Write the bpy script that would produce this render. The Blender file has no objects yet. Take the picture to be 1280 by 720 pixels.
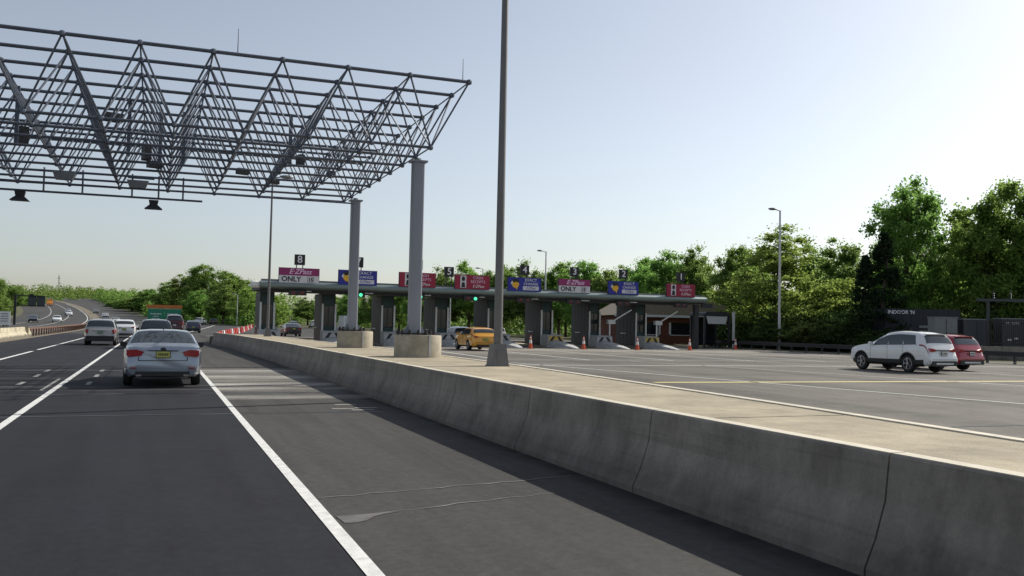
import bpy, bmesh, math, random
from mathutils import Vector, Matrix, Euler
R_ = math.radians
rng = random.Random(11)
S = bpy.context.scene
COL = S.collection

# ------------------------------------------------------------------ camera
cam_d = bpy.data.cameras.new('camera'); cam = bpy.data.objects.new('camera', cam_d); COL.objects.link(cam)
yaw, pitch, roll, CAMH = R_(22.0), R_(2.52), R_(1.19), 1.6
fw = Vector((math.sin(yaw)*math.cos(pitch), math.cos(yaw)*math.cos(pitch), math.sin(pitch)))
rt = Vector((math.cos(yaw), -math.sin(yaw), 0)); up = rt.cross(fw)
rt2 = rt*math.cos(roll)+up*math.sin(roll); up2 = up*math.cos(roll)-rt*math.sin(roll)
cam.matrix_world = Matrix(((rt2.x, up2.x, -fw.x, 0), (rt2.y, up2.y, -fw.y, 0), (rt2.z, up2.z, -fw.z, CAMH), (0, 0, 0, 1)))
cam_d.sensor_width = 36; cam_d.lens = 1100/1280*36
cam_d.clip_start = 0.05; cam_d.clip_end = 6000
S.camera = cam

# ------------------------------------------------------------------ sky, sun, exposure
SUN_AZ, SUN_EL = R_(76), R_(38)          # azimuth clockwise from +Y (the road direction)
w = bpy.data.worlds.new('World'); S.world = w; w.use_nodes = True
nt = w.node_tree; bg = nt.nodes['Background']
sky = nt.nodes.new('ShaderNodeTexSky'); sky.sky_type = 'NISHITA'; sky.sun_disc = False
sky.sun_elevation = SUN_EL; sky.sun_rotation = SUN_AZ
sky.air_density = 1.0; sky.dust_density = 1.25; sky.ozone_density = 1.2; sky.altitude = 0
hz = nt.nodes.new('ShaderNodeHueSaturation'); hz.inputs['Saturation'].default_value = .58   # thin even haze
nt.links.new(sky.outputs[0], hz.inputs['Color']); nt.links.new(hz.outputs[0], bg.inputs[0]); bg.inputs[1].default_value = 0.12
sd = bpy.data.lights.new('sun', 'SUN'); sd.energy = 5.0; sd.angle = R_(0.5); sd.color = (1, .94, .83)
so = bpy.data.objects.new('sun', sd); COL.objects.link(so)
sv = Vector((math.sin(SUN_AZ)*math.cos(SUN_EL), math.cos(SUN_AZ)*math.cos(SUN_EL), math.sin(SUN_EL)))
so.rotation_euler = sv.to_track_quat('Z', 'Y').to_euler(); so.location = (60, 20, 60)
S.view_settings.view_transform = 'Standard'; S.view_settings.look = 'None'
S.view_settings.exposure = 0.12; S.view_settings.gamma = 1.0

# ------------------------------------------------------------------ helpers
class MB:
    """collects geometry, builds ONE mesh object"""
    def __init__(s): s.v = []; s.f = []; s.m = []
    def add(s, vs, fs, mi=0):
        o = len(s.v); s.v += [tuple(p) for p in vs]; s.f += [[i+o for i in f] for f in fs]; s.m += [mi]*len(fs)
    def box(s, a, b, mi=0):
        x0, y0, z0 = a; x1, y1, z1 = b
        s.add([(x0,y0,z0),(x1,y0,z0),(x1,y1,z0),(x0,y1,z0),(x0,y0,z1),(x1,y0,z1),(x1,y1,z1),(x0,y1,z1)],
              [(3,2,1,0),(4,5,6,7),(0,1,5,4),(1,2,6,5),(2,3,7,6),(3,0,4,7)], mi)
    def cbox(s, c, d, mi=0): s.box([c[i]-d[i]/2 for i in range(3)], [c[i]+d[i]/2 for i in range(3)], mi)
    def tube(s, p, q, r0, r1=None, n=8, caps=True, mi=0):
        r1 = r0 if r1 is None else r1
        p = Vector(p); q = Vector(q); d = (q-p).normalized()
        a = d.orthogonal().normalized(); b = d.cross(a); vs = []
        for k in range(n):
            t = 2*math.pi*k/n; e = a*math.cos(t)+b*math.sin(t); vs += [p+e*r0, q+e*r1]
        fs = [(2*k, 2*((k+1) % n), 2*((k+1) % n)+1, 2*k+1) for k in range(n)]
        if caps: fs += [tuple(2*k for k in range(n))[::-1], tuple(2*k+1 for k in range(n))]
        s.add(vs, fs, mi)
    def lathe(s, c, prof, n=24, axis='Z', mi=0):
        vs = []; fs = []; m = len(prof)
        for k in range(n):
            t = 2*math.pi*k/n
            for r, z in prof:
                if axis == 'Z': vs.append((c[0]+r*math.cos(t), c[1]+r*math.sin(t), c[2]+z))
                else: vs.append((c[0]+z, c[1]+r*math.cos(t), c[2]+r*math.sin(t)))
        for k in range(n):
            k2 = (k+1) % n
            for j in range(m-1): fs.append((k*m+j, k2*m+j, k2*m+j+1, k*m+j+1))
        s.add(vs, fs, mi)
    def prism(s, poly, axis, a, b, mi=0):
        """poly: 2-D points; axis 0: (y,z) along x; 1: (x,z) along y; 2: (x,y) along z"""
        n = len(poly); vs = []
        for t in (a, b):
            for p in poly:
                vs.append((t, p[0], p[1]) if axis == 0 else (p[0], t, p[1]) if axis == 1 else (p[0], p[1], t))
        fs = [tuple(range(n)), tuple(range(n, 2*n))[::-1]]+[(k, n+k, n+(k+1) % n, (k+1) % n) for k in range(n)]
        s.add(vs, fs, mi)
    def mesh(s, name, mats, smooth=None):
        me = bpy.data.meshes.new(name); me.from_pydata(s.v, [], s.f); me.update()
        for m in (mats if isinstance(mats, (list, tuple)) else [mats]): me.materials.append(m)
        if any(s.m): me.polygons.foreach_set('material_index', s.m)
        bm = bmesh.new(); bm.from_mesh(me); bmesh.ops.recalc_face_normals(bm, faces=bm.faces); bm.to_mesh(me); bm.free()
        if smooth:
            me.polygons.foreach_set('use_smooth', [True]*len(me.polygons)); me.set_sharp_from_angle(angle=R_(smooth))
        return me
    def build(s, name, mats, parent=None, smooth=None):
        return link(name, s.mesh(name, mats, smooth), parent)

def link(name, me, parent=None, loc=None):
    o = bpy.data.objects.new(name, me); COL.objects.link(o)
    if parent: o.parent = parent
    if loc: o.location = loc
    return o
def tag(o, label=None, cat=None, group=None, kind=None):
    for k, v in (('label', label), ('category', cat), ('group', group), ('kind', kind)):
        if v: o[k] = v
    return o
def thing(name, label, cat, loc=(0,0,0), rz=0, group=None):
    o = bpy.data.objects.new(name, None); COL.objects.link(o); o.location = loc; o.rotation_euler = (0, 0, rz)
    return tag(o, label, cat, group)
def copy_tree(o, parent=None):
    c = o.copy(); COL.objects.link(c)
    if parent: c.parent = parent
    for ch in list(o.children): copy_tree(ch, c)
    return c
def recolour(o, old, new):
    for q in [o]+list(o.children_recursive):
        for sl in q.material_slots:
            if sl.material == old: sl.link = 'OBJECT'; sl.material = new

# ------------------------------------------------------------------ materials
def mat(name, col, rough=.7, metal=0, var=.12, scale=6, bump=0, bscale=60, coat=0, spec=.5, col2=None, stretch=(1,1,1), trans=0, emit=None):
    m = bpy.data.materials.new(name); m.use_nodes = True; n = m.node_tree; b = n.nodes['Principled BSDF']
    b.inputs['Roughness'].default_value = rough; b.inputs['Metallic'].default_value = metal
    b.inputs['Specular IOR Level'].default_value = spec; b.inputs['Coat Weight'].default_value = coat; b.inputs['Coat Roughness'].default_value = .05
    tc = n.nodes.new('ShaderNodeTexCoord'); mp = n.nodes.new('ShaderNodeMapping'); mp.inputs['Scale'].default_value = stretch
    n.links.new(tc.outputs['Object'], mp.inputs[0])
    nz = n.nodes.new('ShaderNodeTexNoise'); nz.inputs['Scale'].default_value = scale; nz.inputs['Detail'].default_value = 6; nz.inputs['Roughness'].default_value = .65
    n.links.new(mp.outputs[0], nz.inputs[0])
    rp = n.nodes.new('ShaderNodeValToRGB'); rp.color_ramp.elements[0].position = .32; rp.color_ramp.elements[1].position = .68
    c2 = col2 or tuple(min(1, c*(1+var)) for c in col)
    rp.color_ramp.elements[0].color = (*[c*(1-var) for c in col], 1); rp.color_ramp.elements[1].color = (*c2, 1)
    n.links.new(nz.outputs['Fac'], rp.inputs[0]); n.links.new(rp.outputs[0], b.inputs['Base Color'])
    if bump:
        n2 = n.nodes.new('ShaderNodeTexNoise'); n2.inputs['Scale'].default_value = bscale; n2.inputs['Detail'].default_value = 4
        bp = n.nodes.new('ShaderNodeBump'); bp.inputs['Strength'].default_value = bump; bp.inputs['Distance'].default_value = .02
        n.links.new(tc.outputs['Object'], n2.inputs[0]); n.links.new(n2.outputs['Fac'], bp.inputs['Height']); n.links.new(bp.outputs[0], b.inputs['Normal'])
    if emit:
        b.inputs['Emission Color'].default_value = (*emit[0], 1); b.inputs['Emission Strength'].default_value = emit[1]
    return m

def nodes_of(m): return m.node_tree, m.node_tree.nodes['Principled BSDF']

def asphalt(name, base, worn, dark, tracks=None, big=.12, patch=None):
    """tarmac: aggregate speckle, patches, long wear, optional wheel tracks (list of x, width, amount) and cross bands (list of y,w,amount)"""
    m = bpy.data.materials.new(name); m.use_nodes = True; n, b = nodes_of(m); L = n.links.new
    tc = n.nodes.new('ShaderNodeTexCoord')
    def noise(sc, stretch=(1,1,1), det=5, ro=.6):
        mp = n.nodes.new('ShaderNodeMapping'); mp.inputs['Scale'].default_value = stretch; L(tc.outputs['Object'], mp.inputs[0])
        z = n.nodes.new('ShaderNodeTexNoise'); z.inputs['Scale'].default_value = sc; z.inputs['Detail'].default_value = det; z.inputs['Roughness'].default_value = ro
        L(mp.outputs[0], z.inputs[0]); return z.outputs['Fac']
    def ramp(f, a, c, p0=.35, p1=.65):
        r = n.nodes.new('ShaderNodeValToRGB'); r.color_ramp.elements[0].position = p0; r.color_ramp.elements[1].position = p1
        r.color_ramp.elements[0].color = (*a, 1); r.color_ramp.elements[1].color = (*c, 1); L(f, r.inputs[0]); return r.outputs[0]
    def mixc(f, a, c, mode='MIX'):
        x = n.nodes.new('ShaderNodeMix'); x.data_type = 'RGBA'; x.blend_type = mode
        if isinstance(f, float): x.inputs[0].default_value = f
        else: L(f, x.inputs[0])
        for s, v in ((x.inputs[6], a), (x.inputs[7], c)):
            if isinstance(v, tuple): s.default_value = (*v, 1)
            else: L(v, s)
        return x.outputs[2]
    def math_(op, a, c=None, clamp=False):
        x = n.nodes.new('ShaderNodeMath'); x.operation = op; x.use_clamp = clamp
        for i, v in enumerate((a, c)):
            if v is None: continue
            if isinstance(v, (int, float)): x.inputs[i].default_value = v
            else: L(v, x.inputs[i])
        return x.outputs[0]
    c = ramp(noise(big, (1, .35, 1)), base, worn)
    c = mixc(ramp(noise(1.3, (2.2, .12, 1), 4), (0,0,0), (1,1,1), .45, .8), c, dark)
    sep = n.nodes.new('ShaderNodeSeparateXYZ'); L(tc.outputs['Object'], sep.inputs[0])
    wob = math_('MULTIPLY', math_('SUBTRACT', noise(.6, (1,.4,1)), .5), .8)
    for ax, c0, wd, am, colr in (tracks or []):
        u = math_('ADD', sep.outputs[ax], wob)
        d = math_('DIVIDE', math_('ABSOLUTE', math_('SUBTRACT', u, c0)), wd)
        k = math_('MULTIPLY', math_('SUBTRACT', 1.0, math_('MULTIPLY', d, d), True), am)
        k = math_('MULTIPLY', k, math_('SUBTRACT', math_('MULTIPLY', noise(.9, (.5,2.2,1)), 3.2), .85), True)
        c = mixc(k, c, colr)
    c = mixc(.8, c, ramp(noise(11, (1,1,1), 6, .75), (.72,.72,.72), (1.28,1.28,1.28), .32, .68), 'MULTIPLY')
    sp = ramp(noise(180, (1,1,1), 2), (.62,.62,.62), (1.45,1.45,1.45), .3, .7)
    c = mixc(1.0, c, sp, 'MULTIPLY')
    L(c, b.inputs['Base Color'])
    L(ramp(noise(.7), (.75,)*3, (.92,)*3), b.inputs['Roughness']); b.inputs['Specular IOR Level'].default_value = .2
    bp = n.nodes.new('ShaderNodeBump'); bp.inputs['Strength'].default_value = .35; bp.inputs['Distance'].default_value = .01
    L(noise(120, (1,1,1), 3), bp.inputs['Height']); L(bp.outputs[0], b.inputs['Normal'])
    return m

DK = (.02,.021,.024); LT = (.33,.32,.29)
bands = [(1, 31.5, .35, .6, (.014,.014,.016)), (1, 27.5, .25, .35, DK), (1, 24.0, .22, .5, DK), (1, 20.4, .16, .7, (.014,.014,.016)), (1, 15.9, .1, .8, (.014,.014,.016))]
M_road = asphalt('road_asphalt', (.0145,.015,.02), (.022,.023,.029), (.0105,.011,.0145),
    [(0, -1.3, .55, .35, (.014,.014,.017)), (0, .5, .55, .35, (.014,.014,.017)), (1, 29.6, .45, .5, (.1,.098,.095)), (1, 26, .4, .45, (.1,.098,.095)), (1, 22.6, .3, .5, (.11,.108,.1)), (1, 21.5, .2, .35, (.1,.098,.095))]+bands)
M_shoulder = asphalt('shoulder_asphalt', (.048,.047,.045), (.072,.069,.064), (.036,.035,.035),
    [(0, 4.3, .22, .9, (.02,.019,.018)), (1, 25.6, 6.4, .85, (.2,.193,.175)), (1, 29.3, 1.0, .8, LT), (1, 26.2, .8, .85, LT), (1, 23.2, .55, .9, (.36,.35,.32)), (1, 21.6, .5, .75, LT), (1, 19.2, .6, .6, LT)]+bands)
M_plaza = asphalt('plaza_asphalt', (.11,.102,.09), (.15,.14,.123), (.085,.08,.072),
    [(0, 9.8+4.45*k, .75, .55, (.055,.052,.048)) for k in range(8)]+[(1, 37.5, 1.1, .6, (.06,.058,.055)), (1, 43, 1.6, .5, (.075,.072,.068)), (1, 34, .5, .5, (.22,.21,.185)), (1, 40, .9, .5, (.22,.21,.185)), (1, 50, 3, .6, (.25,.235,.205)), (1, 57, 4.5, .8, (.3,.28,.245))], big=.2)
M_opp = asphalt('far_asphalt', (.05,.05,.05), (.07,.069,.066), (.042,.042,.042))
M_line = mat('white_road_paint', (.62,.62,.6), .6, var=.18, scale=9, bump=.2, bscale=90)
M_yline = mat('yellow_road_paint', (.5,.43,.17), .6, var=.2, scale=9)
M_seal = mat('crack_sealant', (.012,.012,.013), .35)
M_crack = mat('pale_crack', (.15,.145,.137), .9)
def ground_mat():
    m = mat('ground_grass', (.055,.07,.026), .95, var=.4, scale=.35, col2=(.13,.12,.06), bump=.6, bscale=9); return m
M_ground = ground_mat()
M_lip = mat('lip_concrete', (.52,.48,.39), .8, var=.14, scale=3)
M_found = mat('foundation_concrete', (.34,.3,.225), .9, var=.2, scale=2.2, bump=.4, bscale=30, col2=(.46,.41,.32))
M_steel = mat('galvanised_steel', (.1,.115,.145), .45, .55, var=.15, scale=4)
M_column = mat('painted_steel_grey', (.25,.265,.3), .5, .25, var=.06, scale=2, stretch=(1,1,.2))
M_pole = mat('weathered_pole_metal', (.15,.145,.145), .5, .4, var=.08, scale=2)
M_pale = mat('pale_metal', (.55,.56,.56), .5, .2, var=.08)
M_black = mat('black_plastic', (.012,.012,.013), .5)
M_dark = mat('dark_metal', (.03,.032,.036), .5, .3)
M_grey = mat('grey_equipment', (.2,.21,.22), .55, .2)
M_islw = mat('weathered_white', (.42,.42,.41), .7, var=.2, scale=3); M_white = mat('white_paint', (.72,.72,.7), .5, var=.08)
M_teal = mat('booth_teal_panel', (.022,.055,.055), .45, .2, var=.15)
M_boothgrey = mat('booth_grey_panel', (.034,.038,.04), .55, .2, var=.12, scale=3)
M_glass = mat('dark_glass', (.012,.016,.018), .06, spec=.8, var=.02)
M_autoglass = mat('car_glass', (.034,.042,.048), .05, spec=1.0, var=.02)
M_fascia = mat('canopy_metal', (.19,.235,.225), .38, .45, var=.06, scale=1.5, stretch=(.3,1,1))
M_soffit = mat('canopy_soffit', (.035,.037,.04), .7)
M_purple = mat('sign_purple', (.26,.022,.12), .5, var=.05); M_signwhite = mat('sign_white', (.6,.6,.62), .5, var=.05)
M_blue = mat('sign_blue', (.018,.024,.27), .5, var=.05); M_red = mat('sign_red', (.28,.01,.04), .5, var=.05)
M_yellow = mat('sign_yellow', (.75,.42,.03), .5, var=.08); M_txt = mat('sign_lettering_white', (.75,.75,.77), .5, var=.02)
M_txtk = mat('sign_lettering_black', (.01,.01,.012), .5, var=.02); M_pink = mat('sign_lettering_pink', (.75,.5,.68), .5, var=.02)
M_signback = mat('sign_back_metal', (.06,.07,.075), .6, .3); M_green = mat('sign_green', (.008,.2,.11), .5, var=.06); M_orange = mat('orange_plastic', (.6,.085,.03), .5, var=.08)
M_orangeb = mat('orange_panel', (.5,.16,.03), .6, var=.2)
M_redb = mat('red_barrier_plastic', (.55,.06,.05), .5, var=.1)
M_glow_g = mat('signal_green_lit', (.05,.6,.3), .4, emit=((.1,1,.5), 1.0)); M_glow_r = mat('signal_red_lens', (.12,.01,.01), .3)
M_rust = mat('rusty_rail', (.11,.06,.045), .8, var=.3, scale=5, col2=(.17,.1,.075))
M_brick = mat('brick_wall', (.12,.04,.022), .9, var=.25, scale=9); M_roof = mat('tan_shingles', (.2,.165,.12), .9, var=.15, scale=4)
M_bark = mat('bark', (.075,.06,.045), .95, var=.3, scale=5, stretch=(3,3,.6))
M_tyre = mat('tyre_rubber', (.014,.014,.015), .8); M_rim = mat('alloy_rim', (.32,.33,.34), .3, .85); M_rimd = mat('dark_rim', (.06,.06,.065), .35, .7)
M_tail = mat('tail_lamp_red', (.3,.008,.014), .15, coat=1, var=.1); M_headl = mat('head_lamp', (.6,.62,.64), .1, coat=1)
M_chrome = mat('chrome_trim', (.6,.6,.62), .15, 1); M_plateY = mat('plate_yellow', (.42,.42,.1), .45, var=.1, scale=12); M_plateW = mat('plate_white', (.6,.6,.58), .45, var=.1)
M_trim = mat('black_trim', (.016,.017,.018), .55)
def paint(name, c, metal=.55, rough=.32): return mat(name, c, rough, metal, var=.03, coat=1)
P_silver = paint('silver_blue_paint', (.33,.375,.44)); P_white = paint('white_car_paint', (.74,.75,.76), 0, .35); P_red = paint('crimson_paint', (.3,.006,.02), .3)
P_yellow = paint('taxi_yellow_paint', (.72,.33,.015), 0, .35); P_black = paint('black_car_paint', (.012,.012,.014), .3); P_grey = paint('silver_grey_paint', (.36,.36,.36)); P_burg = paint('burgundy_paint', (.06,.006,.012), .3)
P_blue = paint('dark_blue_paint', (.02,.028,.06), .3); P_orange = paint('bus_orange_paint', (.65,.24,.03), 0, .4)

def concrete_stained(name, base, zdark, k=1.0):
    m = bpy.data.materials.new(name); m.use_nodes = True; n, b = nodes_of(m); L = n.links.new
    tc = n.nodes.new('ShaderNodeTexCoord')
    def noise(sc, st, det=6):
        mp = n.nodes.new('ShaderNodeMapping'); mp.inputs['Scale'].default_value = st; L(tc.outputs['Object'], mp.inputs[0])
        z = n.nodes.new('ShaderNodeTexNoise'); z.inputs['Scale'].default_value = sc; z.inputs['Detail'].default_value = det; z.inputs['Roughness'].default_value = .65; L(mp.outputs[0], z.inputs[0]); return z.outputs['Fac']
    def ramp(f, a, c, p0, p1):
        r = n.nodes.new('ShaderNodeValToRGB'); r.color_ramp.elements[0].position = p0; r.color_ramp.elements[1].position = p1
        r.color_ramp.elements[0].color = (*a, 1); r.color_ramp.elements[1].color = (*c, 1); L(f, r.inputs[0]); return r.outputs[0]
    def mul(a, c, f=1.0):
        x = n.nodes.new('ShaderNodeMix'); x.data_type = 'RGBA'; x.blend_type = 'MULTIPLY'; x.inputs[0].default_value = f*k; L(a, x.inputs[6]); L(c, x.inputs[7]); return x.outputs[2]
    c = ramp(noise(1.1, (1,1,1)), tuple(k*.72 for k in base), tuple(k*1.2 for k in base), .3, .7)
    c = mul(c, ramp(noise(7, (1,1,.12)), (.5,.5,.5), (1.08,1.08,1.06), .3, .6), .5)      # run-off streaks
    c = mul(c, ramp(noise(26, (1,1,1), 3), (.75,)*3, (1.1,)*3, .3, .6), .7)                # pocks
    c = mul(c, ramp(noise(2.3, (1,1,.45)), (.5,.48,.46), (1,1,1), .36, .5), .75)             # damp blotches
    c = mul(c, ramp(noise(3, (1,.1,5), 4), (.55,.55,.55), (1,1,1), .34, .46), .55)          # tyre scuffs
    sep = n.nodes.new('ShaderNodeSeparateXYZ'); L(tc.outputs['Object'], sep.inputs[0])
    ad = n.nodes.new('ShaderNodeMath'); ad.operation = 'MULTIPLY_ADD'; L(noise(1.7, (1,1,1)), ad.inputs[0]); ad.inputs[1].default_value = -.3; L(sep.outputs[2], ad.inputs[2])
    c = mul(c, ramp(ad.outputs[0], (.3,.3,.31), (1,1,1), 0.0, zdark))                      # splash dirt at the toe
    L(c, b.inputs['Base Color']); b.inputs['Roughness'].default_value = .9
    bp = n.nodes.new('ShaderNodeBump'); bp.inputs['Strength'].default_value = .5; bp.inputs['Distance'].default_value = .015; L(noise(35, (1,1,1), 4), bp.inputs['Height']); L(bp.outputs[0], b.inputs['Normal'])
    return m
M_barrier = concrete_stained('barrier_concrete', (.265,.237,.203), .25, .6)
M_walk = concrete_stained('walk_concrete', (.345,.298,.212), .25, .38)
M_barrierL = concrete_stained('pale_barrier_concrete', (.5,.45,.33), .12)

def leaf(name, c0, c1, tr=.68):
    m = bpy.data.materials.new(name); m.use_nodes = True; n = m.node_tree; L = n.links.new
    for q in list(n.nodes): n.nodes.remove(q)
    out = n.nodes.new('ShaderNodeOutputMaterial'); tc = n.nodes.new('ShaderNodeTexCoord')
    nz = n.nodes.new('ShaderNodeTexNoise'); nz.inputs['Scale'].default_value = 1.1; nz.inputs['Detail'].default_value = 5; L(tc.outputs['Object'], nz.inputs[0])
    rp = n.nodes.new('ShaderNodeValToRGB'); rp.color_ramp.elements[0].position = .34; rp.color_ramp.elements[1].position = .68
    rp.color_ramp.elements[0].color = (*c0, 1); rp.color_ramp.elements[1].color = (*c1, 1); L(nz.outputs['Fac'], rp.inputs[0])
    oi = n.nodes.new('ShaderNodeObjectInfo'); hs = n.nodes.new('ShaderNodeHueSaturation')
    mr = n.nodes.new('ShaderNodeMapRange'); mr.inputs['To Min'].default_value = .95; mr.inputs['To Max'].default_value = 1.3; L(oi.outputs['Random'], mr.inputs[0]); L(mr.outputs[0], hs.inputs['Value'])
    mr2 = n.nodes.new('ShaderNodeMapRange'); mr2.inputs['To Min'].default_value = .497; mr2.inputs['To Max'].default_value = .52; L(oi.outputs['Random'], mr2.inputs[0]); L(mr2.outputs[0], hs.inputs['Hue']); hs.inputs['Saturation'].default_value = .88
    L(rp.outputs[0], hs.inputs['Color'])
    d = n.nodes.new('ShaderNodeBsdfDiffuse'); t = n.nodes.new('ShaderNodeBsdfTranslucent'); mx = n.nodes.new('ShaderNodeMixShader'); mx.inputs[0].default_value = tr
    L(hs.outputs[0], d.inputs[0]); L(hs.outputs[0], t.inputs[0]); L(d.outputs[0], mx.inputs[1]); L(t.outputs[0], mx.inputs[2]); L(mx.outputs[0], out.inputs[0])
    return m
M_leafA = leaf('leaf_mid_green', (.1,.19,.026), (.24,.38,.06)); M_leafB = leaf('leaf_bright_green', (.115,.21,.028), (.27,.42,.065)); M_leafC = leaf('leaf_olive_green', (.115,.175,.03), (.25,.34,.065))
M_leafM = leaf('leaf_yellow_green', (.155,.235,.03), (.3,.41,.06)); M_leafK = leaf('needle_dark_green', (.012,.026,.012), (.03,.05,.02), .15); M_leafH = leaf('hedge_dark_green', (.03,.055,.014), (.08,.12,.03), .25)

# ------------------------------------------------------------------ terrain and paved surfaces
def H(y):
    if y < 120: return 0.0
    if y < 400: return 6.25e-5*(y-120)**2
    if y < 700: return 4.9+.035*(y-400)
    return 15.4+(y-700)*.02-2e-5*(y-700)**2 if y < 1200 else 20.4
def XC(y): return 0.0 if y < 100 else -1.9e-4*(min(y, 800)-100)**2
YS = [-60,-20,0,10,20,30,40,50,60,70,80,90,100]+list(range(110, 420, 10))+list(range(420, 820, 20))+list(range(820, 1500, 40))+[1500, 1900]
def strip(name, left, right, z, m, y0=-60, y1=1900, kind='structure', parent=None, ys=None, side=False):
    mb = MB(); yy = [y for y in (ys or YS) if y0 <= y <= y1]
    if y0 not in yy: yy = [y0]+yy
    if y1 not in yy: yy = yy+[y1]
    vs = []
    for y in yy: vs += [(left(y), y, H(y)+z), (right(y), y, H(y)+z)]
    fs = [(2*i, 2*i+1, 2*i+3, 2*i+2) for i in range(len(yy)-1)]
    mb.add(vs, fs); o = mb.build(name, m, parent)
    if kind: o['kind'] = kind
    return o
strip('ground', lambda y: -1200, lambda y: 1200, 0, M_ground)
def lerp_tab(t):
    def f(y):
        if y <= t[0][0]: return t[0][1]
        for (a, p), (b, q) in zip(t, t[1:]):
            if y <= b: return p+(q-p)*(y-a)/(b-a)
        return t[-1][1]
    return f
plaza_r = lerp_tab([(-60,47),(75,49.5),(95,48),(150,40),(200,31),(255,22),(285,9),(320,-6),(360,-11.5),(420,-19)])
strip('plaza_pavement', lambda y: 4.9 if y < 60 else 3.6, lambda y: plaza_r(y), .008, M_plaza, y1=99, ys=YS+[75,95])
strip('merge_road', lambda y: 1.36+XC(y), lambda y: max(plaza_r(y), XC(y)+5), .008, M_opp, y0=99.01, y1=700)
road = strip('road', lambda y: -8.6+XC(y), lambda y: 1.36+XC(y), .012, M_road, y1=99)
strip('far_road', lambda y: -8.6+XC(y), lambda y: 1.36+XC(y), .012, M_opp, y0=99.01, y1=1100)
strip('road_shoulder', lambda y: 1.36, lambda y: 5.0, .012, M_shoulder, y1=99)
strip('opposing_road', lambda y: -28+1.4*XC(y)*.9, lambda y: -11.4+XC(y), .012, M_opp, y1=1100)
strip('median_verge', lambda y: -11.4+XC(y), lambda y: -8.6+XC(y), .008, mat('median_dirt', (.15,.125,.09), .95, var=.2, scale=.8), y1=1100)
# road markings
def mark(name, x0, x1, y0, y1, z=.018, m=None, wob=0):
    return strip(name, lambda y: x0+XC(y), lambda y: x1+XC(y), z, m or M_line, y0=y0, y1=y1)
mark('lane_line', 1.29, 1.4, -20, 130)
mark('lane_line', -2.07, -1.95, -20, 200)
mark('edge_line', -5.28, -5.13, -20, 46); mark('edge_line', -5.28, -5.13, 48, 130)
M_worn = mat('worn_road_paint', (.24,.24,.235), .8, var=.35, scale=12)
mark('lane_line', -2.27, -2.2, 21.5, 25.5, m=M_worn)
for xx in (-2.9, -1.44, -4.4):
    for y0 in (23.2, 26.3, 28.8): mark('loop_dash', xx-.055, xx+.055, y0, y0+1.1, m=M_worn)
def poly_sheet(name, pts, z, m):
    mb = MB(); mb.add([(x, y, H(y)+z) for x, y in pts], [tuple(range(len(pts)))]); o = mb.build(name, m); o['kind'] = 'structure'; return o
def ribbon(name, pts, wd, z, m, seed=1, jit=0):
    r = random.Random(seed); vs = []; fs = []
    for i, (x, y) in enumerate(pts):
        a = Vector(pts[max(0, i-1)]); b = Vector(pts[min(len(pts)-1, i+1)]); d = (b-a).normalized(); nrm = Vector((-d.y, d.x)); k = wd/2*(1+r.uniform(-jit, jit))
        vs += [(x+nrm.x*k, y+nrm.y*k, H(y)+z), (x-nrm.x*k, y-nrm.y*k, H(y)+z)]
    fs = [(2*i, 2*i+1, 2*i+3, 2*i+2) for i in range(len(pts)-1)]
    mb = MB(); mb.add(vs, fs); o = mb.build(name, m); o['kind'] = 'structure'; return o
def wig(p, q, n, amp, seed):
    r = random.Random(seed); return [(p[0]+(q[0]-p[0])*i/n+r.uniform(-amp, amp)*.3, p[1]+(q[1]-p[1])*i/n+r.uniform(-amp, amp)) for i in range(n+1)]
ribbon('pavement_crack', wig((1.43, 8.1), (4.2, 8.56), 16, .03, 3), .022, .017, M_crack, 3, .6)
ribbon('pavement_crack', wig((1.5, 7.25), (3.6, 7.75), 14, .03, 4), .02, .017, M_crack, 4, .7)
poly_sheet('pavement_patch', [(1.43,7.3),(1.7,7.32),(2.0,7.35),(1.82,7.27),(1.72,7.2),(1.64,7.08),(1.55,7.02),(1.45,7.04)], .0165, mat('pale_patch', (.1,.097,.092), .9, var=.25))
for y, sd_ in ((11.5, 8), (27, 9), (45, 10)): ribbon('sealed_joint', wig((7.6, y), (46, y-.6), 40, .04, sd_), .07, .0125, M_seal, sd_, .4)
for y, sd_ in ((15.9, 5), (20.4, 6)):
    ribbon('sealed_joint', wig((-8, y), (4.3, y-.1), 30, .03, sd_), .09, .0165, M_seal, sd_, .35)
for k, (x, y) in enumerate([(3.3,16.4),(3.6,16.1),(3.75,16.5),(3.5,17.2)]):
    poly_sheet('pavement_patch', [(x-.2,y-.06),(x+.22,y-.05),(x+.2,y+.05),(x-.22,y+.07)], .0165, mat('grey_patch', (.3,.29,.27), .9))
# plaza lines: transverse and lane lines
def seg(name, p, q, wd, m=M_line, z=.014): return ribbon(name, [p, q], wd, z, m)
seg('plaza_line', (14.0, 23.05), (46.5, 22.3), .42, M_yline)
seg('plaza_line', (14.7, 36.3), (19.4, 14.6), .12); seg('plaza_line', (19.4, 14.6), (24.5, -8), .12)
seg('plaza_line', (8.5, 34.2), (46, 33.4), .2); seg('plaza_line', (22, 38.5), (27.5, 16), .1); seg('plaza_line', (30, 39), (36.5, 14), .1)
ISL = [7.5, 11.95, 16.45, 20.75, 25.1, 29.75, 34.15, 38.6]
for i, x in enumerate(ISL[1:]):
    seg('plaza_line', (x+.1, 58.6), (x-1.5+.5*i, 39.5), .16)
ribbon('merge_line', [(1.36, 99.5), (4.6, 128), (9, 175), (13, 215)], .2, .018, M_line)
mark('lane_line', -12.0, -11.8, 60, 500); mark('lane_line', -17.1, -16.95, 60, 500); mark('lane_line', -22.5, -22.35, 60, 500)

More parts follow.
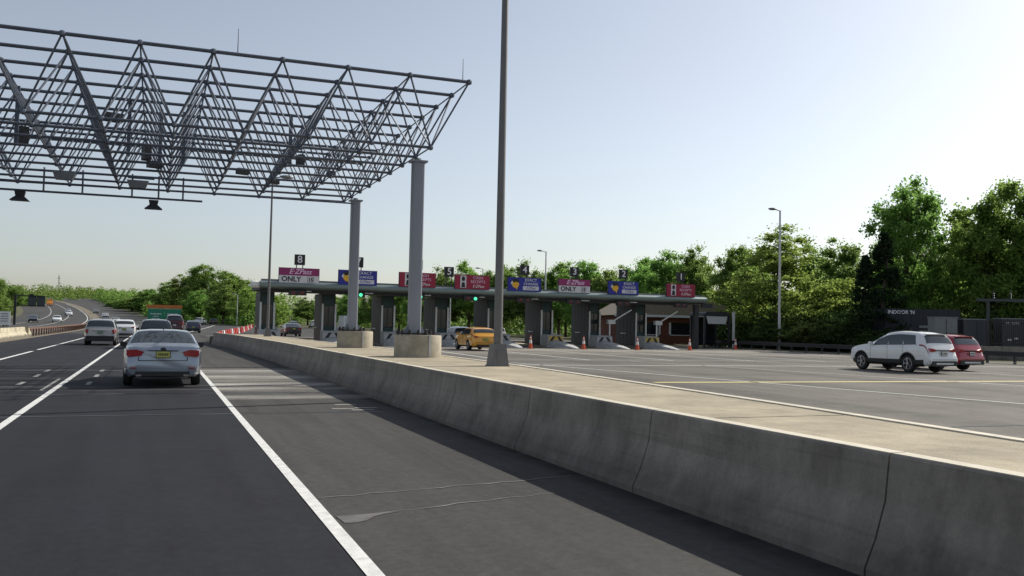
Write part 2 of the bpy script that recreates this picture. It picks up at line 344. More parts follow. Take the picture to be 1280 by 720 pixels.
# ------------------------------------------------------------------ concrete median barrier and raised walk
BX = lerp_tab([(-60,0),(35,0),(50,-.3),(64,-1.0)])       # the barrier bends left towards its far end
JER = [(4.36,0),(4.362,.07),(4.45,.25),(4.535,.5),(4.57,.79),(4.585,.805),(4.72,.805),(4.735,.79),(4.735,0)]
bar = thing('concrete_barrier', 'long grey stained concrete safety barrier running beside the right shoulder', 'barrier')
def barrier_piece(y0, y1, shape, m, parent, bend):
    mb = MB(); n = len(shape); vs = []
    for y in (y0, y1):
        for x, z in shape: vs.append((x+bend(y), y, z))
    fs = [tuple(range(n)), tuple(range(n, 2*n))[::-1]]+[(k, n+k, n+(k+1) % n, (k+1) % n) for k in range(n)]
    mb.add(vs, fs); o = mb.build('barrier_segment', m, parent)
    if m is M_barrier:
        mb = MB(); vs = []
        for y in (y0, y1): vs += [(4.588+bend(y),y,.803),(4.717+bend(y),y,.803),(4.717+bend(y),y,.812),(4.588+bend(y),y,.812)]
        mb.add(vs, [(0,1,2,3),(7,6,5,4),(0,4,5,1),(1,5,6,2),(2,6,7,3),(3,7,4,0)]); mb.build('painted_sunlit_top', M_lip, o)  # sunlight on the barrier's top edge painted in as an added paler strip
    return o
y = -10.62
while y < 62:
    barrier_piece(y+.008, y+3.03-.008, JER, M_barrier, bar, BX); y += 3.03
JS = [(x if z < .5 else x, z-.01) for x, z in JER]
yend = y
mb = MB(); mb.prism([(3.38+.02,yend),(3.73,yend),(3.6,yend+.9),(3.5,yend+.9)], 2, 0, .55); mb.build('end_taper', M_barrier, bar)
mb = MB()                                               # grout core seen in the joints
for k in range(24):
    yy = -10.62+3.03*k
    mb.box((4.61+BX(yy), yy-.02, .01), (4.71+BX(yy), yy+.02, .74))
mb.build('joint_filler', M_seal, bar)['kind'] = 'stuff'
walk = thing('raised_walk', None, None); del_ = walk
walk['kind'] = 'structure'
WO = lerp_tab([(-60,6.95),(5.4,7.0),(9,7.3),(15.8,7.7),(19,7.85),(34,7.9),(44,7.3),(58,6.8),(70,6.3)])
y = -10.0
while y < 62:
    y1 = y+4.4; mb = MB(); z = .71
    for j in range(4):
        a = y+.02+(4.4-.04)*j/4; b = y+.02+(4.4-.04)*(j+1)/4
        vs = [(4.775+BX(a),a,z),(WO(a)-.16,a,z),(WO(b)-.16,b,z),(4.775+BX(b),b,z)]
        lo = [(p[0],p[1],.3) for p in vs]
        fs = [(0,1,2,3),(4,5,1,0)[::-1],(1,5,6,2),(3,2,6,7),(0,3,7,4)]
        mb.add(vs+lo, fs)
    mb.build('slab', M_walk, walk)
    mb = MB()
    for j in range(4):
        a = y+.006+(4.4-.012)*j/4; b = y+.006+(4.4-.012)*(j+1)/4
        vs = [(WO(a)-.14,a,z+.015),(WO(a),a,z+.015),(WO(b),b,z+.015),(WO(b)-.14,b,z+.015)]
        lo = [(p[0]+(.12 if k in (1,2) else 0),p[1],0) for k, p in enumerate(vs)]
        mb.add(vs+lo, [(0,1,2,3),(4,5,1,0),(1,5,6,2),(3,2,6,7),(0,3,7,4)])
    mb.build('kerb', M_lip, walk)
    y = y1
mb = MB(); mb.add([(4.7+BX(a),a,.66) for a in (-10,35,50,62)]+[(WO(a)-.02,a,.66) for a in (-10,35,50,62)], [(0,4,5,1),(1,5,6,2),(2,6,7,3)]); mb.build('fill', M_seal, walk)

# left: pale barrier, rusty rail
lb = thing('concrete_barrier', 'cream sunlit concrete barrier at the left edge of the road', 'barrier')
y = -12
LJ = [(-9.6,0),(-9.6,.8),(-9.42,.8),(-9.36,.45),(-9.2,.25),(-9.12,0)]
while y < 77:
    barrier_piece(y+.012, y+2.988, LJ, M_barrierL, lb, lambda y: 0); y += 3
mb = MB(); mb.prism([(78,0),(80.2,0),(79.6,.3),(78.0,.8)], 0, -9.58, -9.15); mb.build('end_taper', M_barrierL, lb)
rail = thing('guard_rail', 'rusty brown steel guard rail with close posts beyond the cream barrier', 'guard rail')
for k in range(4):
    a = 80+k*22; b = a+21.9; mb = MB()
    mb.add([(-9.35+XC(a),a,H(a)+.42),(-9.35+XC(b),b,H(b)+.42),(-9.35+XC(b),b,H(b)+.72),(-9.35+XC(a),a,H(a)+.72),(-9.5+XC(a),a,H(a)+.42),(-9.5+XC(b),b,H(b)+.42),(-9.5+XC(b),b,H(b)+.72),(-9.5+XC(a),a,H(a)+.72)],
           [(0,1,2,3),(7,6,5,4),(3,2,6,7),(4,5,1,0),(0,3,7,4),(1,5,6,2)])
    mb.build('rail_beam', M_rust, rail)
pm = MB(); pm.box((-.06,-.05,0),(.06,.05,.6)); pmesh = pm.mesh('post', M_rust)
for k in range(46):
    yy = 80.4+k*1.9; link('post', pmesh, rail, (-9.3+XC(yy)-.0, yy, H(yy)))
rr = thing('guard_rail', 'dark steel guard rail along the right side of the toll plaza under the trees', 'guard rail')
RX = lerp_tab([(10,45.6),(34,46.5),(62,49),(90,52)])
mb = MB()
for a, b in ((10,22),(22.05,34),(34.05,48),(48.05,62),(62.05,76)):
    m2 = MB(); p, q = RX(a), RX(b)
    for z0, z1, off in ((.45,.55,0),(.55,.62,.05),(.62,.75,0)):
        m2.add([(p+off,a,z0),(q+off,b,z0),(q+off,b,z1),(p+off,a,z1),(p+.12,a,z0),(q+.12,b,z0),(q+.12,b,z1),(p+.12,a,z1)], [(0,1,2,3),(7,6,5,4),(3,2,6,7),(4,5,1,0),(0,3,7,4),(1,5,6,2)])
    m2.build('rail_beam', M_dark, rr)
m2 = MB(); m2.box((.13,-.06,0),(.25,.06,.72)); pme = m2.mesh('post', M_dark)
for k in range(33): yy = 11+2*k; link('post', pme, rr, (RX(yy), yy, 0))
rk = strip('plaza_kerb', lambda y: RX(y)-.55, lambda y: RX(y)-.3, .13, M_lip, y0=0, y1=80)

# ------------------------------------------------------------------ toll gantry space frame
gan = thing('toll_gantry', 'steel space frame toll gantry spanning the road on square grey columns', 'gantry', (6.75, 24.1, 0))
def gx(p): return (p[0]-6.75, p[1]-24.1, p[2])
NB, NR, BXs, BYs = 12, 9, 1.587, 1.45
bot = lambda i, j: (6.6-BXs*j, 22.3+BYs*i, 6.3-.01*BXs*j)
top = lambda i, j: (7.39-BXs*j, 21.58+BYs*i, 7.97-.01*BXs*j)
for i in range(NR):
    mb = MB(); mb.tube(gx(bot(i,0)), gx(bot(i,NB-1)), .038, n=6); mb.build('bottom_chord', M_steel, gan, 50)
for i in range(NR+1):
    mb = MB(); mb.tube(gx(top(i,0)), gx(top(i,NB)), .044, n=6); mb.build('top_chord', M_steel, gan, 50)
for j in range(NB):
    mb = MB(); mb.tube(gx(bot(0,j)), gx(bot(NR-1,j)), .02, n=6); mb.build('bottom_cross_chord', M_steel, gan, 50)
for j in range(NB+1):
    mb = MB(); mb.tube(gx(top(0,j)), gx(top(NR,j)), .021, n=6); mb.build('top_cross_chord', M_steel, gan, 50)
dia = []
for i in range(NR):
    for j in range(NB):
        for di in (0,1):
            for dj in (0,1): dia.append((bot(i,j), top(i+di,j+dj)))
dia.sort(key=lambda d: (Vector(d[0])-Vector((0,0,1.6))).length)
rest = MB()
for k, (a, b) in enumerate(dia):
    if k < 290:
        mb = MB(); mb.tube(gx(a), gx(b), .025, n=5); mb.build('diagonal', M_steel, gan, 60)
    else: rest.tube(gx(a), gx(b), .025, n=5)
rest.build('diagonal', M_steel, gan, 60)['kind'] = 'stuff'
nb = MB()
for i in range(NR):
    for j in range(NB): p = gx(bot(i,j)); nb.lathe((p[0],p[1],p[2]), [(.001,-.08),(.062,-.05),(.075,0),(.062,.05),(.001,.08)], 8)
for i in range(NR+1):
    for j in range(NB+1): p = gx(top(i,j)); nb.lathe((p[0],p[1],p[2]), [(.001,-.08),(.065,-.05),(.078,0),(.065,.05),(.001,.08)], 8)
nb.build('node_connector', M_steel, gan, 40)['kind'] = 'stuff'
def rbox(mb, cx, cy, hx, hy, z0, z1, r):
    pts = []
    for sx, sy, a0 in ((1,1,0),(-1,1,90),(-1,-1,180),(1,-1,270)):
        for k in range(4):
            a = R_(a0+k*30); pts.append((cx+sx*(hx-r)+r*math.cos(a), cy+sy*(hy-r)+r*math.sin(a)))
    mb.prism(pts, 2, z0, z1)
for cx, cy in ((6.68,23.75),(6.76,32.45),(-9.9,23.75),(-9.9,32.45)):
    p = gx((cx,cy,0)); mb = MB(); rbox(mb, p[0], p[1], .17, .15, 1.33, 6.14, .055); c = mb.build('column', M_column, gan, 40)
    mb = MB(); mb.box((p[0]-.23,p[1]-.2,6.142),(p[0]+.23,p[1]+.2,6.19)); mb.tube((p[0],p[1],6.19),(p[0],p[1],6.26),.09); mb.build('cap_plate', M_column, c)
    mb = MB(); mb.box((p[0]-.36,p[1]-.36,1.33),(p[0]+.36,p[1]+.36,1.375)); mb.build('base_plate', M_dark, c)
    m2 = MB()
    for k in range(12):
        a = 2*math.pi*k/12; q = (p[0]+.46*math.cos(a), p[1]+.46*math.sin(a))
        m2.tube((q[0],q[1],1.31),(q[0],q[1],1.47),.025,n=6); m2.tube((q[0],q[1],1.36),(q[0],q[1],1.42),.05,n=6)
    bo = m2.build('anchor_bolt', M_black, c); bo['kind'] = 'stuff'
    for sx in (-1,1):
        mb = MB(); mb.prism([(p[0]+sx*.17,1.376),(p[0]+sx*.33,1.376),(p[0]+sx*.17,1.62)], 1, p[1]-.012, p[1]+.012); mb.build('gusset', M_column, c)
    mb = MB(); zb = .55 if cx > 0 else 0
    mb.lathe((p[0]+.12,p[1],0), [(.0,zb),(.64,zb),(.655,zb+.1),(.655,1.27),(.635,1.315),(0,1.32)], 40); f = mb.build('foundation', M_found, gan, 35)
    mb = MB(); mb.cbox((p[0]+.27,p[1]-.64,.5*(zb+.2+1.33)),(.05,.07,1.33-zb-.2)); mb.build('conduit', M_pale, f)
# antenna catwalk and readers hung under the frame
def gbox(name, c, d, m, rot=0):
    mb = MB(); mb.cbox((0,0,0), d); o = mb.build(name, m, gan); o.location = gx(c); o.rotation_euler = (0,0,rot); return o
mb = MB(); mb.tube(gx((-10,31,5.5)), gx((1.31,31,5.56)), .035, n=6); hp = mb.build('hanger_pipe', M_steel, gan, 50)
mb = MB(); mb.tube(gx((-10,31,5.8)), gx((6.4,31,5.86)), .028, n=6); mb.build('hanger_pipe', M_steel, gan, 50)
for x in (-8.6,-6.2,-3.4,-2.3,-.85,-.05,.7):
    mb = MB(); mb.tube(gx((x,31,5.53)), gx((x,31,6.3)), .03, n=6); mb.build('hanger_post', M_steel, gan, 50)
for x in (-9.2,-4.04,-.19):
    mb = MB(); p = gx((x,31,0))
    for z0, z1, a, b in ((5.34,5.49,.12,.15),(5.2,5.34,.27,.12)):
        mb.add([(p[0]-a,p[1]-a*.7,z0),(p[0]+a,p[1]-a*.7,z0),(p[0]+a,p[1]+a*.7,z0),(p[0]-a,p[1]+a*.7,z0),(p[0]-b,p[1]-b*.7,z1),(p[0]+b,p[1]-b*.7,z1),(p[0]+b,p[1]+b*.7,z1),(p[0]-b,p[1]+b*.7,z1)], [(3,2,1,0),(4,5,6,7),(0,1,5,4),(1,2,6,5),(2,3,7,6),(3,0,4,7)])
    mb.build('antenna_head', M_dark, gan)
for x in (-8.3,-2.84,-.69):
    mb = MB(); mb.prism([(-.33,.12),(.33,.12),(.24,-.13),(-.24,-.13)], 1, -.12, .12); o = mb.build('reader_panel', M_grey, gan); o.location = gx((x,31,5.98 if x > -2 else 6.08))
    gbox('reader_bracket', (x+.1,31,6.19), (.8,.1,.06), M_steel)
for x, y_, z, d in ((-.42,28,6.5,(.2,.34,.42)),(-.2,29.5,6.42,(.42,.25,.2)),(-1.3,27,7.25,(.5,.3,.22)),(3.9,27,6.5,(.16,.3,.34)),(3.5,30,6.25,(.3,.2,.14)),(2.4,29,6.35,(.36,.25,.18)),(-4.6,26,6.6,(.3,.25,.35)),(-3.6,27.5,6.6,(.3,.25,.5)),(5.2,29,6.5,(.24,.2,.2))):
    gbox('camera_housing', (x,y_,z), d, M_dark, .3)
for x, y_ in ((-.9,27.6),(-3.7,27.2),(.6,28.3),(3.6,27.1),(-.05,28.3)):
    mb = MB(); mb.box((-.05,-.05,0),(.05,.05,1.6)); o = mb.build('equipment_post', M_steel, gan); o.location = gx((x,y_,6.3))
for x, y_ in ((7.25,21.7),(1.6,21.8),(.0,33)):
    mb = MB(); mb.tube((0,0,0),(0,0,.62),.012,.006,n=5); o = mb.build('lightning_rod', M_dark, gan); o.location = gx((x,y_,7.98))

# ------------------------------------------------------------------ lamp posts
def lamp_post(label, x, y, z, h, r=.1, head=(1,0), base=True, m=None, group='lamp posts'):
    t = thing('lamp_post', label, 'lamp post', (x,y,z), 0, group); m = m or M_pole
    zb = 0
    if base:
        mb = MB(); zb = .5
        mb.add([(-.2,-.2,0),(.2,-.2,0),(.2,.2,0),(-.2,.2,0),(-.145,-.145,.5),(.145,-.145,.5),(.145,.145,.5),(-.145,.145,.5)], [(3,2,1,0),(4,5,6,7),(0,1,5,4),(1,2,6,5),(2,3,7,6),(3,0,4,7)])
        b = mb.build('base_box', m, t)
        mb = MB(); mb.prism([(-.196,.1),(-.178,.34),(-.15,.34),(-.15,.1)],0,-.08,.08); mb.build('access_door', m, b)
        mb = MB(); mb.box((-.215,-.215,-.002),(.215,.215,.02)); mb.build('base_flange', m, b)
    mb = MB(); mb.tube((0,0,zb), (0,0,h), r, r*.62, n=20); mb.build('pole', m, t, 40)
    mb = MB(); d = Vector((head[0],head[1],0)).normalized(); mb.tube((0,0,h-.06),(d.x*.55,d.y*.55,h+.06),r*.4,n=8); mb.build('arm', m, t, 40)
    mb = MB(); mb.lathe((0,0,0), [(.001,-.1),(.2,-.1),(.3,-.03),(.26,.05),(.12,.09),(.001,.1)], 14); o = mb.build('lamp_head', M_grey, t, 40)
    o.location = (d.x*.85,d.y*.85,h+.09); o.scale = (1.5,1,1); o.rotation_euler = (0,0,math.atan2(d.y,d.x))
    return t
lamp_post('tall grey lamp post on a square base box, nearest on the raised walk', 7.18, 18.55, .71, 12.5, .1, (-1,0))
lamp_post('slim grey lamp post at the far end of the raised walk', 6.32, 55, .71, 9.7, .085, (1,0))
lamp_post('pale lamp post in front of the yellow green maple', 52.9, 65.5, 0, 12.8, .13, (-1,0), False, M_pale)
lamp_post('lamp post rising behind the toll canopy between the lane 4 and lane 3 signs', 47.0, 104.7, 0, 11.5, .13, (-1,0), False, M_pale)
lamp_post('small far lamp post with a T head above the lane 5 sign', 48.0, 131.3, 0, 10.7, .12, (-1,0), False, M_pale)
lamp_post('distant pale lamp post standing before the big tree clump left of the toll canopy', 13.6, 262, 1.57, 10.5, .16, (-1,0), False, M_pale)
lamp_post('thin far lamp post close to the left end of the toll canopy', 17.1, 208, .7, 6.9, .1, (-1,0), False, M_pale)
lamp_post('thin pale post under the canopy right of the nearest gantry column', 27.9, 85.8, 0, 4.6, .08, (-1,0), False, M_pale)
t = thing('post', 'short white post at the plaza edge right of lane 1', 'post', (51.1,69.9,0)); mb = MB(); mb.box((-.09,-.09,0),(.09,.09,3.4)); mb.build('shaft', M_white, t); mb = MB(); mb.box((-.12,-.12,3.4),(.12,.12,3.46)); mb.build('cap', M_pale, t)

# ------------------------------------------------------------------ lettering
_dg = None
def text(body, size, m, parent, loc, shear=0, ext=.006, bold=0, align='CENTER', rot=(math.pi/2,0,0), name='lettering', sx=1):
    cu = bpy.data.curves.new('lettering', 'FONT'); cu.body = body; cu.size = size; cu.shear = shear; cu.extrude = ext; cu.offset = bold; cu.align_x = align; cu.align_y = 'CENTER'; cu.resolution_u = 3
    tmp = bpy.data.objects.new('tmp', cu); COL.objects.link(tmp); dg = bpy.context.evaluated_depsgraph_get()
    me = bpy.data.meshes.new_from_object(tmp.evaluated_get(dg)); bpy.data.objects.remove(tmp); bpy.data.curves.remove(cu)
    me.materials.clear(); me.materials.append(m); me.name = 'lettering'
    o = link(name, me, parent, loc); o.rotation_euler = rot; o.scale = (sx,1,1); return o

# ------------------------------------------------------------------ toll canopy, booths, islands, signs
can = thing('toll_canopy', 'long flat grey canopy over the toll lanes', 'canopy', (25,66,.17))
CX0, CX1 = 6.7-25, 43.5-25
n_p = 9
for k in range(n_p):                                      # fascia in lengths
    a = CX0+(CX1-CX0)*k/n_p; b = CX0+(CX1-CX0)*(k+1)/n_p-.012
    pr = [(-2.6,3.78),(-2.78,3.86),(-2.86,4.0),(-2.82,4.15),(-2.66,4.26),(-2.4,4.3),(-2.4,3.78)]
    mb = MB(); mb.prism(pr, 0, a, b); mb.build('fascia', M_fascia, can, 60)
mb = MB(); mb.box((CX0+.02,-2.395,3.7),(CX1-.02,3.4,4.28)); mb.build('roof_slab', M_soffit, can)
mb = MB(); mb.box((CX0+.1,-2.2,4.285),(CX1-.1,-1.9,4.44)); mb.build('parapet', M_grey, can)
mb = MB(); mb.box((CX0-.02,-2.0,3.52),(CX1-2,-1.75,3.695)); mb.build('edge_beam', M_soffit, can)
mb = MB(); mb.lathe((CX0-.0,.4,0),[(0,3.8),(.3,3.8),(.42,3.95),(.36,4.2),(0,4.28)],16); o = mb.build('end_cap', M_white, can, 40); o.location = (-.25,-2.6,0)
mb = MB(); mb.box((CX1-.9,-2.3,-.17),(CX1-.5,-1.95,3.62)); mb.build('end_column', M_dark, can)
mb = MB(); mb.box((CX1-.35,-2.5,3.38),(CX1+.75,-2.35,3.75)); mb.build('end_bracket', M_dark, can)
for i in range(7):
    x = (ISL[i]+ISL[i+1])/2-25; mb = MB(); mb.box((x-.55,-2.35,3.62),(x+.55,-1.7,3.69)); mb.build('light_fixture', M_pale, can)

def booth_mesh():
    t = thing('toll_booth', '', 'toll booth', (0,0,0), 0, 'toll booths under the canopy')
    mb = MB(); mb.box((-.5,0,.18),(-.42,3.3,3.785)); mb.box((-.42,3.22,.18),(.42,3.3,3.785)); mb.box((.42,0,.18),(.5,3.3,3.785)); mb.build('side_wall', M_boothgrey, t)
    for k in range(5):
        mb = MB(); mb.box((-.512,.12+.62*k,.3),(-.502,.68+.62*k,3.5)); mb.build('wall_panel', M_boothgrey, t)
    mb = MB(); mb.box((-.418,.03,.2),(.418,.1,1.35)); mb.build('front_panel', M_teal, t)
    mb = MB(); mb.box((-.418,.045,1.37),(.418,.08,2.85)); mb.build('front_glass', M_glass, t)
    mb = MB(); mb.box((-.418,.02,2.87),(.418,.1,3.78)); mb.build('header_panel', M_teal, t)
    mb = MB(); mb.box((-.03,.02,1.37),(.03,.044,2.85)); mb.build('mullion', M_dark, t)
    for sx in (-.46, .5):
        mb = MB(); mb.tube((sx,-.12,.18),(sx,-.12,3.02),.075,n=10); mb.build('corner_post', M_white, t, 40)
    mb = MB(); mb.box((.5,.5,.9),(.85,1.2,1.25)); mb.box((.6,.7,.2),(.75,1.0,.9)); mb.build('coin_machine', M_pale, t)
    mb = MB(); mb.box((-.62,1.4,1.2),(-.515,2.3,1.28)); mb.build('counter', M_pale, t)
    return t
def island_mesh():
    t = thing('toll_island', '', 'toll island', (0,0,0), 0, 'toll islands')
    # long kerbed island whose nose falls to the road
    mb = MB(); mb.box((-.8,-2,0),(.8,9,.16)); mb.build('kerb', M_found, t)
    vs = []; st = [(-2.0,.8,.62),(-3.2,.72,.5),(-4.4,.55,.33),(-5.4,.36,.17),(-6.1,.16,.05)]; mb = MB()
    for y, wd, z in st: vs += [(-wd,y,0),(-wd*.72,y,z*.8),(0,y,z),(wd*.72,y,z*.8),(wd,y,0)]
    fs = [(5*k+j,5*k+j+1,5*k+j+6,5*k+j+5) for k in range(len(st)-1) for j in range(4)]+[(4,3,2,1,0),tuple(range(5*len(st)-5,5*len(st)))]
    mb.add(vs, fs); mb.build('nose', M_islw, t, 40)
    mb = MB(); mb.prism([(-1.99,.0),(-.7,.0),(-.7,1.05),(-1.75,1.02),(-1.99,.9)], 0, -.7, .7); blk = mb.build('crash_block', M_islw, t)
    for s in (-1, 1):
        mb = MB(); mb.prism([(s*.08,.9),(s*.3,.9),(s*.62,.42),(s*.4,.42)], 1, -2.02, -1.985); mb.build('chevron', M_txtk, blk)
    return t
b0 = booth_mesh(); i0 = island_mesh()
where = ['at the left end of the canopy', 'just left of the farther gantry column', 'between the two gantry columns', 'just right of the nearest gantry column', 'behind the nearest lamp post', 'right of the nearest lamp post', 'second from the right end of the row', 'at the right end of the row']
M_yb = mat('worn_yellow_paint', (.5,.36,.08), .6)
for k, x in enumerate(ISL):
    b = b0 if k == 0 else copy_tree(b0); b.location = (x,66,0); b['label'] = 'dark toll booth with white corner posts '+where[k]
    i = i0 if k == 0 else copy_tree(i0); i.location = (x,66,0); i['label'] = 'white island nose with black chevrons '+where[k]
    if k in (5, 7):
        for q in i.children:
            if q.name.startswith('crash_block'): mb = MB(); mb.box((-.62,-2.008,.36),(.62,-1.992,.95)); mb.build('chevron_board', M_yb, q)
# gate arms and small equipment on some islands
for x, lab in ((34.9,'raised white gate arm below the second blue sign from the right'), (39.4,'raised white gate arm in front of the brick office')):
    t = thing('gate_arm', lab, 'gate', (x,64.6,0)); mb = MB(); mb.tube((0,0,.1),(0,0,2.0),.06); mb.build('post', M_white, t, 40)
    mb = MB(); mb.box((-.2,-.15,2.0),(.45,.2,2.35)); mb.build('motor_box', M_pale, t)
    mb = MB(); mb.tube((.3,-.2,2.3),(1.9,-.2,3.2),.055,n=6); mb.build('arm', M_white, t)
def coin(t, x, z):
    mb = MB(); mb.lathe((0,0,0),[(0,-.012),(.28,-.012),(.3,0),(.28,.012),(0,.012)],20); o = mb.build('coin_symbol', M_yellow, t); o.location = (x,-.06,z); o.rotation_euler = (math.pi/2,0,0)
    mb = MB(); mb.prism([(x-.34,z+.3),(x-.1,z+.42),(x+.22,z+.4),(x+.3,z+.1),(x+.1,z+.18),(x-.16,z+.12)],1,-.092,-.078); mb.build('hand_symbol', M_txtk, t)
    mb = MB(); mb.prism([(x-.02,z-.2),(x+.2,z-.2),(x+.1,z-.46)],1,-.09,-.05); mb.build('pointer_symbol', M_yellow, t)
    mb = MB(); mb.prism([(x-.42,z+.05),(x-.25,z+.33),(x-.12,z+.39),(x-.2,z+.2),(x-.3,z-.05)],1,-.085,-.05); mb.build('basket_symbol', M_signwhite, t)
SAY = {8:'the leftmost purple sign',7:'the blue sign behind the farther gantry column',6:'the red sign behind the nearest gantry column',5:'the red sign left of the nearest lamp post',4:'the blue sign right of the nearest lamp post',3:'the purple sign near the middle of the canopy',2:'the blue sign second from the right end',1:'the red sign at the right end'}
SIG = {'p':'purple and white sign reading ONLY','b':'blue exact change sign with yellow symbol','r':'dark red cash receipts sign'}
WHR = {8:'leftmost on the canopy',7:'behind the farther gantry column',6:'partly hidden by the nearest gantry column',5:'just left of the nearest lamp post',4:'just right of the nearest lamp post',3:'near the middle of the canopy',2:'second from the right end',1:'at the right end of the canopy'}
def toll_sign(kind, n, x, zb):
    W, Hh = 2.78, 1.06
    t = thing('toll_sign', f'{SIG[kind]}, {WHR[n]}', 'sign', (x,63.3,zb), 0, 'lane signs above the toll canopy')
    mb = MB(); mb.box((-W/2-.03,.0,-.02),(W/2+.03,.12,Hh+.02)); mb.build('back_frame', M_dark, t)
    for s in (-1,1):
        mb = MB(); mb.box((s*.9-.05,.05,-.55),(s*.9+.05,.12,-.02)); mb.build('support', M_dark, t)
    if kind == 'p':
        mb = MB(); mb.box((-W/2,-.04,.54),(W/2,-.005,Hh)); mb.build('purple_panel', M_purple, t)
        mb = MB(); mb.box((-W/2,-.04,0),(W/2,-.005,.535)); mb.build('white_panel', M_signwhite, t)
        text('E·ZPass', .5, M_pink, t, (0.05,-.05,.81), .35, bold=.008)
        text('ONLY', .5, M_txtk, t, (-.55,-.05,.27), 0, bold=.012)
        mb = MB()
        for a, b, c, d in ((.58,.06,.6,.48),(1.0,.06,1.02,.48),(.58,.46,1.02,.48),(.58,.06,1.02,.08)): mb.box((a,-.05,b),(c,-.041,d))
        mb.build('speed_frame', M_txtk, t); text('15', .34, M_txtk, t, (.8,-.05,.25), bold=.012)
    elif kind == 'b':
        mb = MB(); mb.box((-W/2,-.04,0),(W/2,-.005,Hh)); mb.build('blue_panel', M_blue, t)
        coin(t, -.78, .54)
        text('EXACT', .32, M_txt, t, (.52,-.05,.88)); text('CHANGE', .3, M_txt, t, (.52,-.05,.58))
        mb = MB(); mb.box((-.15,-.055,.1),(1.2,-.041,.4)); mb.build('white_strip', M_signwhite, t)
        text('E·ZPass', .25, M_blue, t, (.52,-.06,.25), .35)
    else:
        mb = MB(); mb.box((-W/2,-.04,0),(W/2,-.005,Hh)); mb.build('red_panel', M_red, t)
        mb = MB(); mb.box((-.98,-.055,.08),(-.5,-.041,1.0)); mb.build('white_strip', M_signwhite, t)
        mb = MB(); mb.prism([(-.9,.12),(-.58,.12),(-.64,.5),(-.84,.5)],1,-.07,-.056); mb.prism([(-.83,.6),(-.65,.6),(-.6,.78),(-.66,.93),(-.82,.93),(-.88,.78)],1,-.07,-.056); mb.build('attendant_symbol', M_txtk, t)
        text('CASH', .32, M_pink, t, (.45,-.05,.86)); text('RECEIPTS', .3, M_pink, t, (.45,-.05,.56), sx=.95); text('E·ZPass', .3, M_txt, t, (.48,-.05,.22), .35)
    return t
signs = [(8,'p',9.32,4.36),(7,'b',13.5,4.38),(6,'r',17.98,4.4),(5,'r',22.3,4.4),(4,'b',26.62,4.38),(3,'p',30.95,4.42),(2,'b',35.4,4.42),(1,'r',40.9,4.42)]
for n, k, x, zb in signs:
    toll_sign(k, n, x, zb)
    dx, dz = (-1.85,-.42) if n == 5 else (.02, 0)
    t = thing('lane_number_sign', f'black box with white {n} above {SAY[n]}' if n != 5 else 'black box with white 5 beside '+SAY[5], 'sign', (x+dx,63.3,zb+1.3+dz), 0, 'lane number boxes')
    mb = MB(); mb.box((-.36,0,0),(.36,.2,.74)); mb.build('box', M_txtk, t)
    text(str(n), .72, M_txt, t, (0,-.012,.37), bold=.01)
    for s in (-.22,.22):
        mb = MB(); mb.box((s-.03,.06,-.75 if n == 5 else -.24),(s+.03,.12,0)); mb.build('support', M_dark, t)
    t = thing('traffic_signal', f'black signal head below {SAY[n]}', 'traffic light', (x-.1,63.05,3.5), 0, 'lane signals under the canopy edge')
    mb = MB(); mb.box((-.62,0,0),(.62,.2,.34)); mb.build('housing', M_black, t)
    for q in (0, 1):
        g = n in (5,6,7) and q == 1
        mb = MB(); mb.lathe((0,0,0),[(0,.03),(.1,.02),(.13,0)],14); o = mb.build('lens', M_glow_g if g else M_glow_r, t); o.location = (-.3+.6*q,-.004,.17); o.rotation_euler = (math.pi/2,0,0)
# cones
def cone():
    t = thing('traffic_cone', '', 'traffic cone', (0,0,0), 0, 'cones at the island noses')
    mb = MB(); mb.box((-.2,-.2,0),(.2,.2,.04)); mb.build('base', M_orange, t)
    mb = MB(); mb.lathe((0,0,0),[(.15,.04),(.03,1.0),(0,1.0)],14); mb.build('body', M_orange, t, 40)
    mb = MB(); mb.lathe((0,0,0),[(.112,.4),(.08,.66)],14); mb.lathe((0,0,0),[(.065,.77),(.05,.88)],14); mb.build('white_band', M_white, t, 40)
    return t
c0 = None
for k, (x, y_, lab) in enumerate([(25.9,60.2,'just right of the nearest lamp post'),(30.2,60.0,'below the purple sign near the middle'),(34.7,59.7,'below the second blue sign from the right'),(39.6,59.9,'below the red sign at the right end'),(47.6,64.8,'by the plaza edge, rightmost of all')]):
    c = cone() if c0 is None else copy_tree(c0); c0 = c0 or c; c.location = (x,y_,.008); c['label'] = 'orange traffic cone with white bands '+lab
# red and white water barriers at the merge
mb = MB(); mb.prism([(-.3,0),(.3,0),(.2,.35),(.12,1.0),(-.12,1.0),(-.2,.35)],0,-.98,.98); wbm = mb.mesh('water_barrier', M_redb)
wbw = wbm.copy(); wbw.materials.clear(); wbw.materials.append(M_white)
for k in range(26):
    f = k/25; x = 4.2+14.5*f**1.15; y_ = 68+122*f**1.1
    nx = 4.2+14.5*min(1,(k+1)/25)**1.15; ny = 68+122*min(1.05,(k+1)/25)**1.1
    o = link('water_barrier', wbw if k % 4 == 3 else wbm, None, (x,y_,H(y_)+.01)); o.rotation_euler = (0,0,math.atan2(ny-y_,nx-x)); o.scale = (2.6,.8,.75) if False else (1,.8,.75)
    tag(o, 'white plastic barrier unit in the curving red row at the merge' if k % 4 == 3 else 'red plastic barrier unit in the curving row at the merge beyond the concrete barrier', 'barrier', 'plastic barrier units at the merge')

